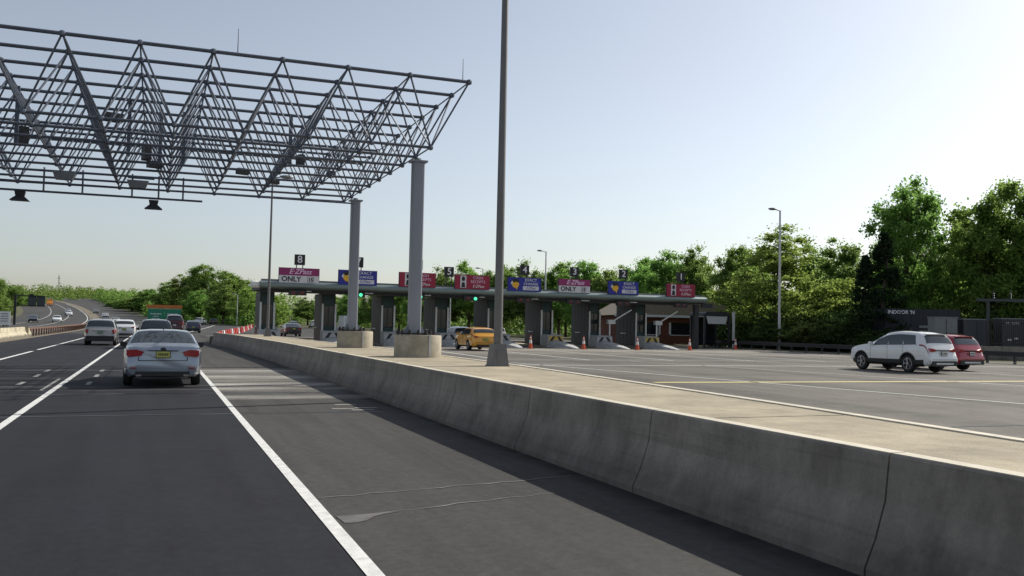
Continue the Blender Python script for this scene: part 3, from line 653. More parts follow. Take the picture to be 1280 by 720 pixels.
# ------------------------------------------------------------------ vehicles
def pchip(pts, x):
    xs = [p[0] for p in pts]; ys = [p[1] for p in pts]; n = len(xs)
    if x <= xs[0]: return ys[0]
    if x >= xs[-1]: return ys[-1]
    d = [(ys[i+1]-ys[i])/(xs[i+1]-xs[i]) for i in range(n-1)]
    m = [d[0]]+[0 if d[i-1]*d[i] <= 0 else 2*d[i-1]*d[i]/(d[i-1]+d[i]) for i in range(1, n-1)]+[d[-1]]
    for i in range(n-1):
        if x <= xs[i+1]:
            h = xs[i+1]-xs[i]; t = (x-xs[i])/h
            return (1+2*t)*(1-t)**2*ys[i]+t*(1-t)**2*h*m[i]+t*t*(3-2*t)*ys[i+1]+t*t*(t-1)*h*m[i+1]
class Car:
    def __init__(s, L, W, top, belt, zb, wheels, wr, tumble=.26, rear_bulge=.08, wfront=.8, wrear=.88):
        s.L, s.W, s.zb, s.wheels, s.wr, s.tumble, s.bulge = L, W, zb, wheels, wr, tumble, rear_bulge
        s.top = sorted(top); s.belt = sorted(belt); h = L/2
        s.plan = [(-h,W/2*wrear),(-h+.12,W/2*(wrear+.06)),(-h+.45,W/2*.985),(-h+1.2,W/2),(h-1.3,W/2),(h-.6,W/2*.97),(h-.2,W/2*(wfront+.08)),(h,W/2*wfront)]
        s.roof = max(p[1] for p in top)
    def ring(s, y):
        w = pchip(s.plan, y); zt = pchip(s.top, y); zbelt = min(pchip(s.belt, y), zt-.05); zb = s.zb
        h = s.L/2; e = max(0, (abs(y)-(h-.5))/.5); zb = zb+.1*e*e
        g = max(0, zt-zbelt-.05); wt = w*.955-g*s.tumble*1.6*(w/(s.W/2)); rnd = min(.11, .03+g*.2)
        mid = zb+(zbelt-zb)*.5
        return [(0,zb),(w*.86,zb),(w*.965,zb+.09),(w,mid),(w*.992,zbelt-.07),(w*.955,zbelt),((w*.955+wt)/2+.018*min(1,g*3),(zbelt+zt-rnd)/2),(wt,zt-rnd),(wt*.84,zt-rnd*.28),(wt*.45,zt-.004),(0,zt)]
    def P(s, y, v, side=1):
        r = s.ring(y); i = min(len(r)-2, max(0, int(v))); t = v-i
        x = r[i][0]+(r[i+1][0]-r[i][0])*t; z = r[i][1]+(r[i+1][1]-r[i][1])*t
        h = s.L/2; yy = y
        if y < -h+.4:
            k = 1-(y+h)/.4; b = math.exp(-((z-.52)/.2)**2)*s.bulge-(.05*(abs(x)/(s.W/2))**3); yy = y-k*b
        if y > h-.5:
            k = 1-(h-y)/.5; yy = y-k*(.16*(abs(x)/(s.W/2))**2)
        return Vector((side*x, yy, z))
    def patch(s, y0, y1, v0, v1, side, nu=8, nv=4, off=.006, mb=None, sk=0):
        mb = mb or MB(); vs = []
        for i in range(nu+1):
            for j in range(nv+1):
                v = v0+(v1-v0)*j/nv; y = y0+(y1-y0)*i/nu+sk*(j/nv)
                p = s.P(y, v, side); a = s.P(y+.02, v, side)-s.P(y-.02, v, side); vv = min(max(v, .05), 9.95); b = s.P(y, vv+.04, side)-s.P(y, vv-.04, side)
                nn = a.cross(b); nn = nn.normalized() if nn.length > 1e-9 else Vector((0,0,1))
                if nn.dot(p-Vector((0,y,.6))) < 0: nn = -nn
                vs.append(p+nn*off)
        q = nv+1; mb.add(vs, [(i*q+j, (i+1)*q+j, (i+1)*q+j+1, i*q+j+1) for i in range(nu) for j in range(nv)]); return mb
    def body(s):
        h = s.L/2; ys = sorted(set([-h+.0,-h+.03,-h+.08,-h+.14,-h+.2,-h+.28,-h+.36,-h+.45]+[-h+.45+(s.L-.9)*k/34 for k in range(35)]+[h-.36,h-.25,h-.16,h-.08,h-.03,h]+[p[0] for p in s.top]))
        NV = [0,1,2,2.5,3,3.5,4,4.5,5,5.5,6,6.5,7,7.5,8,8.5,9,9.5,10]
        vs = []; fs = []; n = len(NV); N = 2*n-2
        for y in ys:
            for v in NV: vs.append(s.P(y, v, 1))
            for v in NV[-2:0:-1]: vs.append(s.P(y, v, -1))
        for i in range(len(ys)-1):
            for k in range(N): k2 = (k+1) % N; fs.append((i*N+k, i*N+k2, (i+1)*N+k2, (i+1)*N+k))
        # end caps as centred fans with a slight dome
        for i, sg in ((0,-1),(len(ys)-1,1)):
            c = sum((vs[i*N+k] for k in range(N)), Vector())/N; inner = []
            for k in range(N): p = vs[i*N+k].lerp(c, .25); p.y += sg*.022; inner.append(len(vs)); vs.append(p)
            for k in range(N): k2 = (k+1) % N; fs.append((i*N+k, i*N+k2, inner[k2], inner[k]))
            fs.append(tuple(inner))
        mb = MB(); mb.add(vs, fs); return mb
def cut_wheels(me, car, mats):
    o = link('tmp_body', me); cut = []
    for yw in car.wheels:
        mb = MB(); mb.lathe((-car.W/2-.2,yw,car.wr),[(0,0),(car.wr+.055,0),(car.wr+.055,car.W+.4),(0,car.W+.4)],28,'X'); cme = mb.mesh('cutter', M_black)
        c = link('tmp_cut', cme); cut.append(c)
        md = o.modifiers.new('b', 'BOOLEAN'); md.object = c; md.operation = 'DIFFERENCE'; md.solver = 'EXACT'
        try: md.material_mode = 'TRANSFER'
        except Exception: pass
    dg = bpy.context.evaluated_depsgraph_get(); m2 = bpy.data.meshes.new_from_object(o.evaluated_get(dg))
    for c in cut: bpy.data.objects.remove(c)
    bpy.data.objects.remove(o)
    return m2
def make_car(name, label, cat, car, pmat, opt, group=None):
    t = thing(name, label, cat, (0,0,0), 0, group); h = car.L/2
    bm_ = car.body().mesh('body', pmat); bm2 = cut_wheels(bm_, car, pmat)
    bm2.polygons.foreach_set('use_smooth', [True]*len(bm2.polygons)); bm2.set_sharp_from_angle(angle=R_(38))
    link('body', bm2, t)
    # cabin glass
    for nm, (y0, y1, v1) in (('windshield', opt['ws']), ('rear_window', opt['rw'])):
        mb = MB(); ofs = .007
        for sd_ in (1,-1): car.patch(y0, y1, v1, 10, sd_, 8, 5, ofs, mb)
        mb.build(nm, M_autoglass, t, 50)
    for sd_ in (1,-1):
        for (y0, y1, sk) in opt['sw']:
            mb = car.patch(y0, y1, 5.18, 6.86, sd_, 6, 3, .008, None, sk); mb.build('side_window', M_autoglass, t, 50)
        if opt.get('pillar', True):
            mb = car.patch(opt['sw'][-1][0]-.06, opt['sw'][0][1]+.08, 5.06, 5.16, sd_, 10, 1, .01); mb.build('belt_trim', M_trim, t)
        for yd in opt['doors']:
            mb = car.patch(yd-.007, yd+.007, 2.1, 5.0, sd_, 1, 10, .004); mb.build('door_seam', M_black, t)
        for yd in opt['handles']:
            p = car.P(yd, 4.35, sd_); mb = MB(); mb.cbox((p.x+sd_*.012,p.y,p.z),(.035,.2,.03)); mb.build('door_handle', opt.get('handle', pmat), t)
        p = car.P(opt['mirror'], 5.05, sd_); mb = MB(); mb.prism([(-.0,-.02),(.17,.0),(.2,.1),(.15,.15),(.02,.13)], 1, -.06, .08)
        o = mb.build('mirror', opt.get('mirror_m', pmat), t); o.location = (p.x+sd_*.015,p.y,p.z+.0); o.scale = (sd_,1,1)
        # sill cladding
        mb = car.patch(-h+.28, h-.3, .9, 2.5 if opt.get('clad') else 2.05, sd_, 24, 9, .012)
        if opt.get('clad'):
            for yw in car.wheels:                       # arch lips
                for k in range(14):
                    a0, a1 = math.pi*(k/14*1.06-.03), math.pi*((k+1)/14*1.06-.03); r0, r1 = car.wr+.05, car.wr+.11
                    vs = []
                    for a, r in ((a0,r0),(a1,r0),(a1,r1),(a0,r1)):
                        yy = yw+r*math.cos(a); zz = car.wr+r*math.sin(a); rg = car.ring(yy); xx = max(q[0] for q in rg)
                        for q0, q1 in zip(rg[1:6], rg[2:7]):
                            if q0[1] <= zz <= q1[1]: xx = q0[0]+(q1[0]-q0[0])*(zz-q0[1])/(q1[1]-q0[1])
                        vs.append((sd_*(xx+.012),yy,zz))
                    mb.add(vs, [(0,1,2,3)])
        # keep the cladding clear of the wheels
        keep = [f for f in mb.f if not any(all((mb.v[i][1]-yw)**2+(mb.v[i][2]-car.wr)**2 < (car.wr+.045)**2 for i in f) for yw in car.wheels)]
        mb.f = keep; mb.m = [0]*len(keep); mb.build('sill_trim', M_trim, t)
        # lamps
        mb = MB()
        for (y0, y1, v0, v1) in opt['tail']: car.patch(y0, y1, v0, v1, sd_, 5, 4, .012, mb)
        tl = mb.build('tail_lamp', M_tail, t, 50)
        poly = opt['tailr']
        mb = MB(); mb.prism([(sd_*x, z) for x, z in poly], 1, -h-opt.get('tly',.045), -h+.12); mb.build('lens', M_tail, tl)
        mb = MB(); car.patch(h-.42, h-.08, 4.2, 5.0, sd_, 5, 2, .012, mb); mb.build('head_lamp', M_headl, t, 50)
    # rear face details
    z = opt['plate'][1]; yb = -h-opt['plate'][2]
    mb = MB(); mb.cbox((0,yb,z),(.31,.02,.155)); pl = mb.build('licence_plate', opt['plate'][0], t)
    mb = MB(); mb.cbox((0,yb+.006,z),(.34,.02,.185)); mb.build('plate_frame', M_trim, pl)
    mb = MB()
    for k in range(6): mb.cbox((-.1+.04*k,yb-.0115,z),(.024,.003,.06))
    mb.build('plate_marks', M_txtk, pl)
    for nm, m_, pts in opt.get('rear', []):
        mb = MB()
        for (x0, x1, z0, z1, y0) in pts: mb.box((x0,-h-y0,z0),(x1,-h+.15,z1))
        mb.build(nm, m_, t)
    if opt.get('emblem'):
        mb = MB(); mb.lathe((0,0,0),[(0,.012),(.055,.01),(.066,0)],16); o = mb.build('emblem', M_rimd, t); o.location = (0,-h-opt['emblem'][1],opt['emblem'][0]); o.rotation_euler = (math.pi/2,0,0); o.scale = (1,.65,1)
    if opt.get('rack'):
        for sd_ in (1,-1):
            mb = MB(); a = opt['rack']; x = car.P(0,8,1).x
            pts = [Vector((sd_*x*.98,yy,pchip(car.top,yy)+.03)) for yy in (a[0],a[0]*.5+a[1]*.5,a[1])]
            mb.tube(pts[0],pts[1],.016,n=6); mb.tube(pts[1],pts[2],.016,n=6); mb.build('roof_rail', opt.get('rackm', M_trim), t)
    if opt.get('spoiler'):
        y0, x = opt['spoiler']; zt = pchip(car.top, y0+.1)
        mb = MB(); mb.prism([(y0+.25,zt+.012),(y0-.06,zt-.012),(y0-.05,zt-.05),(y0+.2,zt-.04)],0,-x,x); mb.build('spoiler', pmat, t)
    mb = MB(); mb.tube((0,h-2.9,car.roof),(0,h-3.0,car.roof+.09),.014,.006,n=6); mb.build('aerial', M_trim, t)
    # wheels
    for yw in car.wheels:
        for sd_ in (1,-1):
            mb = MB(); r = car.wr
            mb.lathe((0,0,0),[(r*.64,-.09),(r*.66,-.105),(r*.93,-.105),(r,-.07),(r,.07),(r*.93,.105),(r*.66,.105),(r*.64,.09)],28,'X'); wh = mb.build('wheel', M_tyre, t, 40)
            wh.location = (sd_*(car.W/2-.115),yw,r)
            mb = MB(); mb.lathe((sd_*.0,0,0),[(r*.66,sd_*.085),(r*.6,sd_*.09),(r*.57,sd_*.05),(0,sd_*.04)],28,'X'); mb.build('rim_dish', M_rimd, wh, 40)
            mb = MB(); ns = 5
            for k in range(ns):
                for dd in (-.13,.13):
                    a = 2*math.pi*k/ns+dd*.4; b = 2*math.pi*k/ns+dd; mb.tube((sd_*.085,math.cos(a)*r*.12,math.sin(a)*r*.12),(sd_*.09,math.cos(b)*r*.62,math.sin(b)*r*.62),.02,.024,n=5)
            mb.lathe((0,0,0),[(0,sd_*.105),(r*.15,sd_*.1),(r*.17,sd_*.06)],14,'X'); mb.lathe((0,0,0),[(r*.655,sd_*.1),(r*.59,sd_*.102),(r*.585,sd_*.07)],28,'X'); mb.build('rim', opt.get('rim', M_rim), wh, 40)
    return t

sedan = Car(4.8, 1.84, [(2.4,.66),(2.3,.75),(1.9,.87),(1.2,.98),(.95,1.02),(.45,1.28),(.1,1.41),(-.4,1.495),(-.95,1.46),(-1.4,1.31),(-1.75,1.14),(-1.9,1.085),(-2.1,1.075),(-2.3,1.07),(-2.37,1.045),(-2.4,1.0)], [(2.4,.66),(1,.95),(-1,1.0),(-2.4,1.0)], .24, (1.45,-1.3), .33, .25)
oS = dict(ws=(.12,.88,7.6), rw=(-1.72,-.98,7.5), sw=[(-.15,.75,-.18),(-.98,-.22,0),(-1.5,-1.03,.2)], doors=[.85,-.2,-1.1], handles=[0,-.95], mirror=.72, mirror_m=M_trim,
   tail=[(-2.38,-2.02,4.05,4.75)], tailr=[(.44,.93),(.62,.985),(.82,.97),(.835,.86),(.80,.80),(.5,.82)], plate=(M_plateY,.86,.062), emblem=(1.0,.03),
   rear=[('boot_seam', M_trim, [(-.56,.56,.7,.712,.062),(-.565,-.553,.7,.8,.06),(.553,.565,.7,.8,.06),(-.35,.35,.955,.967,.045)]),('plate_recess', M_trim, [(-.33,.33,.945,.955,.05)]),('lower_bumper', M_trim, [(-.62,.62,.3,.42,.055)]),('reflector', M_tail, [(.6,.74,.5,.53,.1),(-.74,-.6,.5,.53,.1)]),('exhaust', M_chrome, [(-.6,-.48,.3,.345,.09),(.48,.6,.3,.345,.09)])])
xo_top = [(2.34,.72),(2.24,.93),(1.6,1.07),(1.15,1.13),(.85,1.22),(.3,1.5),(-.1,1.63),(-.7,1.68),(-1.4,1.655),(-1.9,1.58),(-2.02,1.48),(-2.12,1.3),(-2.2,1.12),(-2.27,.98),(-2.32,.85),(-2.34,.74)]
xo = Car(4.69, 1.81, xo_top, [(2.34,.8),(1,1.04),(-1,1.1),(-2.0,1.13),(-2.2,1.06),(-2.34,.66)], .27, (1.42,-1.25), .36, .2, .1)
oX = dict(ws=(.15,.85,7.6), rw=(-2.16,-1.96,7.35), sw=[(-.1,.72,-.2),(-.95,-.16,0),(-1.68,-1.01,.12)], doors=[.85,-.13,-1.0], handles=[.05,-.85], mirror=.75, clad=True,
   tail=[(-2.3,-1.86,4.3,5.1)], tailr=[(.36,.93),(.6,.99),(.74,1.0),(.76,.88),(.68,.86),(.42,.88)], plate=(M_plateW,.8,.075), spoiler=(-2.0,.56), rack=(.1,-1.6), tly=.0,
   rear=[('bumper_trim', M_trim, [(-.72,.72,.3,.5,.09)]),('skid_plate', M_pale, [(-.5,.5,.36,.43,.1)]),('tailgate_trim', M_trim, [(-.38,.38,.93,.945,.03)]),('tailgate_seam', M_black, [(-.7,.7,.56,.567,.1)])])
boxy = Car(4.66, 1.87, [(2.33,.76),(2.22,.95),(1.5,1.08),(1.1,1.13),(.8,1.26),(.3,1.58),(-.1,1.68),(-.8,1.72),(-1.6,1.7),(-2.0,1.64),(-2.1,1.5),(-2.2,1.2),(-2.25,1.1),(-2.33,1.0)], [(2.33,.8),(1,1.04),(-1,1.08),(-2.1,1.1),(-2.33,1.0)], .26, (1.45,-1.35), .37, .17, .06)
oB = dict(ws=(.12,.78,7.6), rw=(-2.19,-2.03,7.2), sw=[(-.1,.7,-.22),(-.95,-.16,0),(-1.8,-1.01,0)], doors=[.82,-.13,-1.0], handles=[.05,-.85], mirror=.75, clad=True,
   tail=[(-2.28,-2.08,3.6,5.0)], tailr=[(.66,1.02),(.8,1.04),(.84,.78),(.72,.76)], plate=(mat('plate_green', (.25,.4,.3), .5),.87,.09), rack=(.1,-1.8), tly=.03,
   rear=[('bumper_trim', M_trim, [(-.82,.82,.3,.62,.075)]),('tailgate_trim', M_chrome, [(-.4,.4,.97,.99,.09)])])
hatch = Car(4.5, 1.8, [(2.25,.68),(2.15,.8),(1.6,.95),(1.1,1.02),(.8,1.1),(.3,1.38),(-.1,1.48),(-.6,1.53),(-1.3,1.5),(-1.8,1.42),(-1.95,1.32),(-2.1,1.12),(-2.18,1.02),(-2.25,.95)], [(2.25,.7),(1,.96),(-1,1.02),(-1.9,1.04),(-2.25,.95)], .22, (1.35,-1.25), .33, .22, .08)
oH = dict(ws=(.12,.78,7.6), rw=(-2.07,-1.85,7.35), sw=[(-.1,.7,-.2),(-.9,-.16,0),(-1.55,-.96,.12)], doors=[.8,-.13,-.95], handles=[.05,-.8], mirror=.72,
   tail=[(-2.2,-1.8,4.3,5.05)], tailr=[(.5,.9),(.75,.97),(.79,.85),(.55,.82)], plate=(M_plateY,.72,.09), tly=.02,
   rear=[('bumper_trim', M_trim, [(-.6,.6,.28,.4,.085)]),('tailgate_seam', M_black, [(-.66,.66,.52,.527,.1)])])
def put(o, x, y, rz=0, z=None): o.location = (x, y, (H(y) if z is None else z)+.013); o.rotation_euler = (0,0,rz); return o
put(make_car('parked_car', '', 'car', sedan, P_silver, oS), .2, 24.4).name = 'sedan_car'
sed = bpy.data.objects['sedan_car']; sed.scale = (.95,.95,.9); sed['label'] = 'silver blue sedan with a yellow plate in the lane ahead, nearest of the cars'
suv = put(make_car('suv_car', 'white SUV with dark glass crossing the right side of the toll plaza', 'suv', xo, P_white, oX), 30.45, 29.6, R_(1)); suv.scale = (.97,.97,1.05)
bx_ = put(make_car('suv_car', 'silver grey SUV with black lower body in the left lane', 'suv', boxy, P_grey, oB), -2.95, 58.8); bx_.scale = (.93,.93,.9)
ht = put(make_car('hatchback_car', 'white hatchback ahead of the silver grey SUV in the left lane', 'car', hatch, P_white, oH), -2.35, 81)
def clone(src, old, new, name, label, cat, x, y, rz=0, group=None, sc=1):
    c = copy_tree(src); c.name = name; c['label'] = label; c['category'] = cat
    if group: c['group'] = group
    recolour(c, old, new); put(c, x, y, rz); c.scale = (sc,)*3; return c

clone(suv, P_white, P_red, 'suv_car', 'crimson red SUV behind the white SUV at the right', 'suv', 34.3, 31.6, R_(1))
clone(ht, P_white, P_yellow, 'taxi_car', 'yellow taxi behind the nearest lamp post heading for the booths', 'taxi', 19.8, 55.4, R_(-2), sc=1.0)
clone(sed, P_silver, P_black, 'sedan_car', 'black sedan driving out of lane 8', 'car', 14.2, 101.5, 0)
clone(ht, P_white, P_grey, 'hatchback_car', 'silver car in the toll lane left of the yellow taxi', 'car', 22.9, 68.5, 0)
clone(suv, P_white, P_white, 'suv_car', 'white SUV waiting in the lane just beyond the yellow taxi', 'suv', 27.3, 73, 0)
clone(bx_, P_grey, P_black, 'suv_car', 'black SUV in the lane directly in front of the silver blue sedan', 'suv', .05, 52.5, 0, sc=.93)
clone(suv, P_white, P_burg, 'suv_car', 'burgundy SUV on the right ahead of the black SUV', 'suv', 1.9, 102, 0).scale = (1.02,1,1.28)
clone(ht, P_white, P_blue, 'hatchback_car', 'dark blue car just right of the burgundy SUV far ahead', 'car', 4.4, 118, 0)
clone(suv, P_white, P_white, 'suv_car', 'white SUV far ahead on the merging road, left of the black one', 'suv', 9.6, 212, -.3)
clone(ht, P_white, P_black, 'hatchback_car', 'black car far ahead by the distant pale lamp post', 'car', 13, 222, -.1)
clone(ht, P_white, P_blue, 'hatchback_car', 'dark car far ahead, rightmost on the merging road before the red barriers', 'car', 17.4, 232, -.1)
clone(sed, P_silver, P_white, 'sedan_car', 'white sedan far ahead left of the black SUV', 'car', -7.6, 196, .1)
clone(suv, P_white, P_grey, 'suv_car', 'grey SUV far ahead just above the silver grey SUV', 'suv', -10.3, 215, .1)
clone(sed, P_silver, P_white, 'sedan_car', 'white car on the opposing road behind the cream barrier', 'car', -21.5, 150, math.pi)
FG = 'distant cars on the opposing road'
for k, (src, old, new, x, y_) in enumerate([(sed,P_silver,P_black,-23.3,205),(sed,P_silver,P_white,-19.6,212),(suv,P_white,P_white,-24.5,300),(ht,P_white,P_grey,-26.5,320),(sed,P_silver,P_white,-28.5,345)]):
    clone(src, old, new, 'distant_car', ('black','white','white','silver','white','white','black','grey')[k]+' distant car coming down the opposing road', 'car', x, y_, math.pi+.1, FG)
for k, (x, y_, new) in enumerate([(-14,290,P_white),(-20,350,P_grey)]):
    clone((sed,ht,suv,sed)[k], (P_silver,P_white,P_white,P_silver)[k], new, 'distant_car', 'distant '+('white','grey','black','white')[k]+' car climbing the hill on the far road', 'car', x, y_, .12, 'distant cars climbing the hill')
clone(ht, P_white, P_blue, 'hatchback_car', 'dark blue car far beyond lane 8 near the trees', 'car', 27, 190, 0)
clone(suv, P_white, P_white, 'suv_car', 'white car far beyond lane 8, right of the dark blue one', 'suv', 33, 200, 0)
# box van and school bus far off
def van(name, label, cat, x, y, rz, m, L=6.5, W=2.2, Hh=2.8, bus=False):
    t = thing(name, label, cat, (x,y,H(y)+.013), rz)
    mb = MB(); rbox(mb, 0, -.8, W/2, L/2-.8, .45, Hh, .12); b = mb.build('box_body', m, t)
    mb = MB(); mb.prism([(L/2-1.6,.45),(L/2,.45),(L/2,1.2),(L/2-.5,1.35),(L/2-.9,2.1),(L/2-1.6,2.2)],0,-W/2+.08,W/2-.08); mb.build('cab', m, t)
    mb = MB(); mb.box((-W/2+.2,-L/2-.02,1.4 if bus else .7),(W/2-.2,-L/2+.3,Hh-.4)); mb.build('rear_door', M_autoglass if bus else M_pale, t)
    for s in (-1,1):
        if bus:
            for k in range(5): mb = MB(); mb.box((s*(W/2+.012)-.01,-L/2+.5+k*1.0,1.5),(s*(W/2+.012)+.01,-L/2+1.3+k*1.0,2.2)); mb.build('window', M_autoglass, t)
        for yw in (L/2-1.1,-L/2+1.4):
            mb = MB(); mb.lathe((s*(W/2-.28),yw,.42),[(0,-.13),(.42,-.12),(.42,.12),(0,.13)],18,'X'); mb.build('wheel', M_tyre, t)
        mb = MB(); mb.box((s*(W/2-.22)-.08,-L/2-.03,.7),(s*(W/2-.22)+.08,-L/2+.1,.9)); mb.build('tail_lamp', M_tail, t)
    return t
van('box_van', 'white box van beyond the lane 7 booth', 'van', 30.3, 150, 0, P_white)
van('school_bus', 'orange yellow bus far off on the opposing road', 'bus', -45, 452, math.pi+.1, P_orange, 9, 2.4, 3, True)

# ------------------------------------------------------------------ roadside signs and structures
t = thing('highway_sign', 'green double highway sign with an orange top strip ahead of the cars', 'sign', (1.9,216,H(216)))
for x in (-3.4,3.4):
    mb = MB(); mb.box((x-.12,.06,-.3),(x+.12,.26,4.3)); mb.build('post', M_grey, t)
for k, x in enumerate((-1.78,1.78)):
    mb = MB(); mb.box((x-1.75,-.05,.4),(x+1.75,.05,3.5)); p = mb.build('sign_panel', M_green, t)
    mb = MB()
    for z, wd, hh in ((2.3,2.3,.28),(1.2,1.7,.28),(1.75,1.1,.2)):
        n = 9
        for q in range(n): mb.box((x-wd/2+wd*q/n,-.07,z-hh/2),(x-wd/2+wd*(q+.7)/n,-.055,z+hh/2*(.5 if q % 3 else 1)))
    mb.box((x-1.68,-.07,3.38),(x+1.68,-.055,3.42)); mb.build('lettering', M_txt, p)['kind'] = 'stuff'
mb = MB(); mb.box((-3.9,-.05,3.55),(3.7,.05,4.35)); mb.build('orange_strip', M_orangeb, t)
t = thing('highway_sign', 'pair of grey sign backs on a dark cantilever post at the left', 'sign', (-22.2,170.5,H(170)))
mb = MB(); mb.box((-.18,-.18,0),(.18,.18,5.2)); mb.build('post', M_dark, t); mb = MB(); mb.box((-.1,-.1,4.9),(4.3,.1,5.1)); mb.build('arm', M_dark, t); mb = MB(); mb.box((-.1,-.08,3.3),(4.3,.08,3.42)); mb.build('arm', M_dark, t)
for x in (1.9,3.25):
    mb = MB(); mb.box((x,.1,3.2),(x+1.25,.16,5.1)); mb.build('sign_panel', M_signback, t)
t = thing('roadside_sign', 'small white notice board at the far left behind the cream barrier', 'sign', (-14.3,103,0)); mb = MB(); mb.box((-.55,-.04,.7),(.5,.04,2.1)); mb.build('sign_panel', M_white, t)
for x in (-.4,.35): mb = MB(); mb.box((x-.04,.045,0),(x+.04,.12,2.1)); mb.build('post', M_grey, t)
mb = MB()
for z in (1.1,1.35,1.6,1.85): mb.box((-.35,-.055,z-.04),(.3,-.042,z+.04))
mb.build('lettering', M_grey, t)
t = thing('radio_tower', 'thin tall radio mast on the far hill at the left', 'tower', (-93,1008,16)); mb = MB()
for k in range(3): a = 2.1*k; mb.tube((math.cos(a)*1.3,math.sin(a)*1.3,0),(math.cos(a)*.5,math.sin(a)*.5,29),.14,n=4)
mb.build('mast_leg', M_grey, t); mb = MB()
for k in range(14):
    z = 2*k; r = 1.3-.8*z/29
    for q in range(3): a, b = 2.1*q, 2.1*(q+1); mb.tube((math.cos(a)*r,math.sin(a)*r,z),(math.cos(b)*r*.95,math.sin(b)*r*.95,z+2),.09,n=4)
mb.build('lattice', M_grey, t); mb = MB(); mb.box((-1.3,-.2,25.4),(1.3,.2,25.9)); mb.build('antenna', M_grey, t)

# brick plaza building with a low roof
t = thing('brick_building', 'low brown brick office with a tan shingled roof right of the booths', 'building', (53.5,86,0), R_(-12))
mb = MB(); mb.box((-6.5,-4,0),(6.5,5,3.1)); wl = mb.build('wall', M_brick, t)
mb = MB(); mb.prism([(-7.3,3.1),(7.3,3.1),(3.6,5.2),(-3.6,5.2)],1,-4.7,5.7); mb.build('roof', M_roof, t)
mb = MB(); mb.box((-7.35,-4.78,2.95),(7.35,-4.71,3.2)); mb.build('eave_board', M_pale, t)
for x in (-3.5,.6,4.3):
    mb = MB(); mb.box((x-1.3,-4.03,1.1),(x+1.3,-3.9,2.4)); wn = mb.build('window', M_glass, t)
    mb = MB(); mb.box((x-1.4,-4.1,1.0),(x+1.4,-3.99,1.09)); mb.build('sill', M_pale, wn)
    for s in (-1,1): mb = MB(); mb.box((x+s*1.46-.11,-4.06,1.1),(x+s*1.46+.11,-3.99,2.4)); mb.build('shutter', M_pale, wn)
t = thing('shelter', 'dark framed shelter with a rounded roof beside the plaza edge right of lane 1', 'shelter', (48.2,69.5,0))
mb = MB()
pts = [(-1.5,3.0),(-1.45,3.2),(-1.2,3.35),(1.0,3.4),(1.3,3.25),(1.4,3.0)]; mb.prism(pts,1,-1.2,1.2); mb.build('roof', M_dark, t)
for x in (-1.4,1.3):
    for y_ in (-1.1,1.1): mb = MB(); mb.box((x-.09,y_-.09,0),(x+.09,y_+.09,3.0)); mb.build('post', M_dark, t)
mb = MB(); mb.prism([(-1.2,2.95),(1.1,2.95),(.9,2.25),(-1.0,2.25)],1,-1.12,-1.06); mb.build('white_valance', M_pale, t)
mb = MB(); mb.box((-1.3,1.05,.3),(1.2,1.1,2.9)); mb.build('back_glass', M_glass, t)

# dark trailer, concrete wall, substation, fence at the right edge
t = thing('box_trailer', 'dark navy box trailer with small white lettering parked under the trees', 'trailer', (59,55.5,0), R_(-22))
mb = MB(); mb.box((-3.2,-1.2,1.0),(3.0,1.2,3.75)); bd = mb.build('body', mat('navy_panel', (.012,.014,.024), .5), t)
for k in range(6): mb = MB(); mb.box((-3.1+1.03*k,-1.225,1.05),(-3.1+1.03*k+.05,-1.203,3.7)); mb.build('rib', M_dark, t)
mb = MB(); mb.box((2.98,-1.0,1.1),(3.05,1.0,3.6)); mb.build('rear_door', M_dark, t)
text('INDOOR \'N', .42, M_txt, t, (-1.9,-1.24,3.45), .1, bold=.008)
mb = MB(); mb.box((1.9,-1.245,2.3),(2.6,-1.206,2.5)); mb.box((-.4,-1.245,2.2),(.6,-1.206,2.4)); mb.build('marking', M_grey, t)
for x in (-2,-1,2):
    for s in (-1,1): mb = MB(); mb.lathe((0,0,0),[(0,-.12),(.45,-.11),(.45,.11),(0,.12)],18); o = mb.build('wheel', M_tyre, t); o.location = (x,s*1.0,.46); o.rotation_euler = (math.pi/2,0,0)
t = thing('concrete_wall', 'low grey concrete wall at the right edge below the fence', 'wall', (54,43,0))
dv = Vector((2.6,-1.0,0)).normalized()
for k in range(5):
    mb = MB(); mb.box((-3.0+k*2.5,-.15,0),(-3.0+k*2.5+2.46,.15,.95)); o = mb.build('wall_panel', M_barrier, t); 
t.rotation_euler = (0,0,R_(-24))
t = thing('picket_fence', 'tall black metal picket fence on the wall at the right edge', 'fence', (54,43.05,0), R_(-24))
for z in (1.1,2.5): mb = MB(); mb.box((-1.2,-.03,z),(9,.03,z+.06)); mb.build('rail', M_black, t)
mb = MB(); mb.box((-.013,-.013,.96),(.013,.013,2.75)); pk = mb.mesh('picket', M_black)
for k in range(75): link('picket', pk, t, (-1.15+k*.135,-.045,0))
mb = MB(); mb.box((-.05,-.05,.96),(.05,.05,2.85)); pk = mb.mesh('post', M_black)
for k in range(5): link('post', pk, t, (-1.2+k*2.5,.09,0))
t = thing('substation_frame', 'grey steel frame with insulators behind the picket fence', 'electrical frame', (57.2,45.4,0), R_(-24))
for x in (-1.6,1.4,4.4): mb = MB(); mb.box((x-.08,-.08,0),(x+.08,.08,4.15)); mb.build('post', M_signback, t)
mb = MB(); mb.box((-2.4,-.1,4.15),(6,.1,4.35)); mb.build('beam', M_signback, t)
for x in (-1.2,0,1.0,2.4,3.6): mb = MB(); mb.lathe((x,0,4.35),[(.08,0),(.1,.06),(.05,.1),(.1,.2),(.05,.24),(.09,.34),(.02,.4)],8); mb.tube((x,0,4.7),(x,0,5.0 if x != 1.0 else 5.6),.03,n=5); mb.build('insulator', M_signback, t)
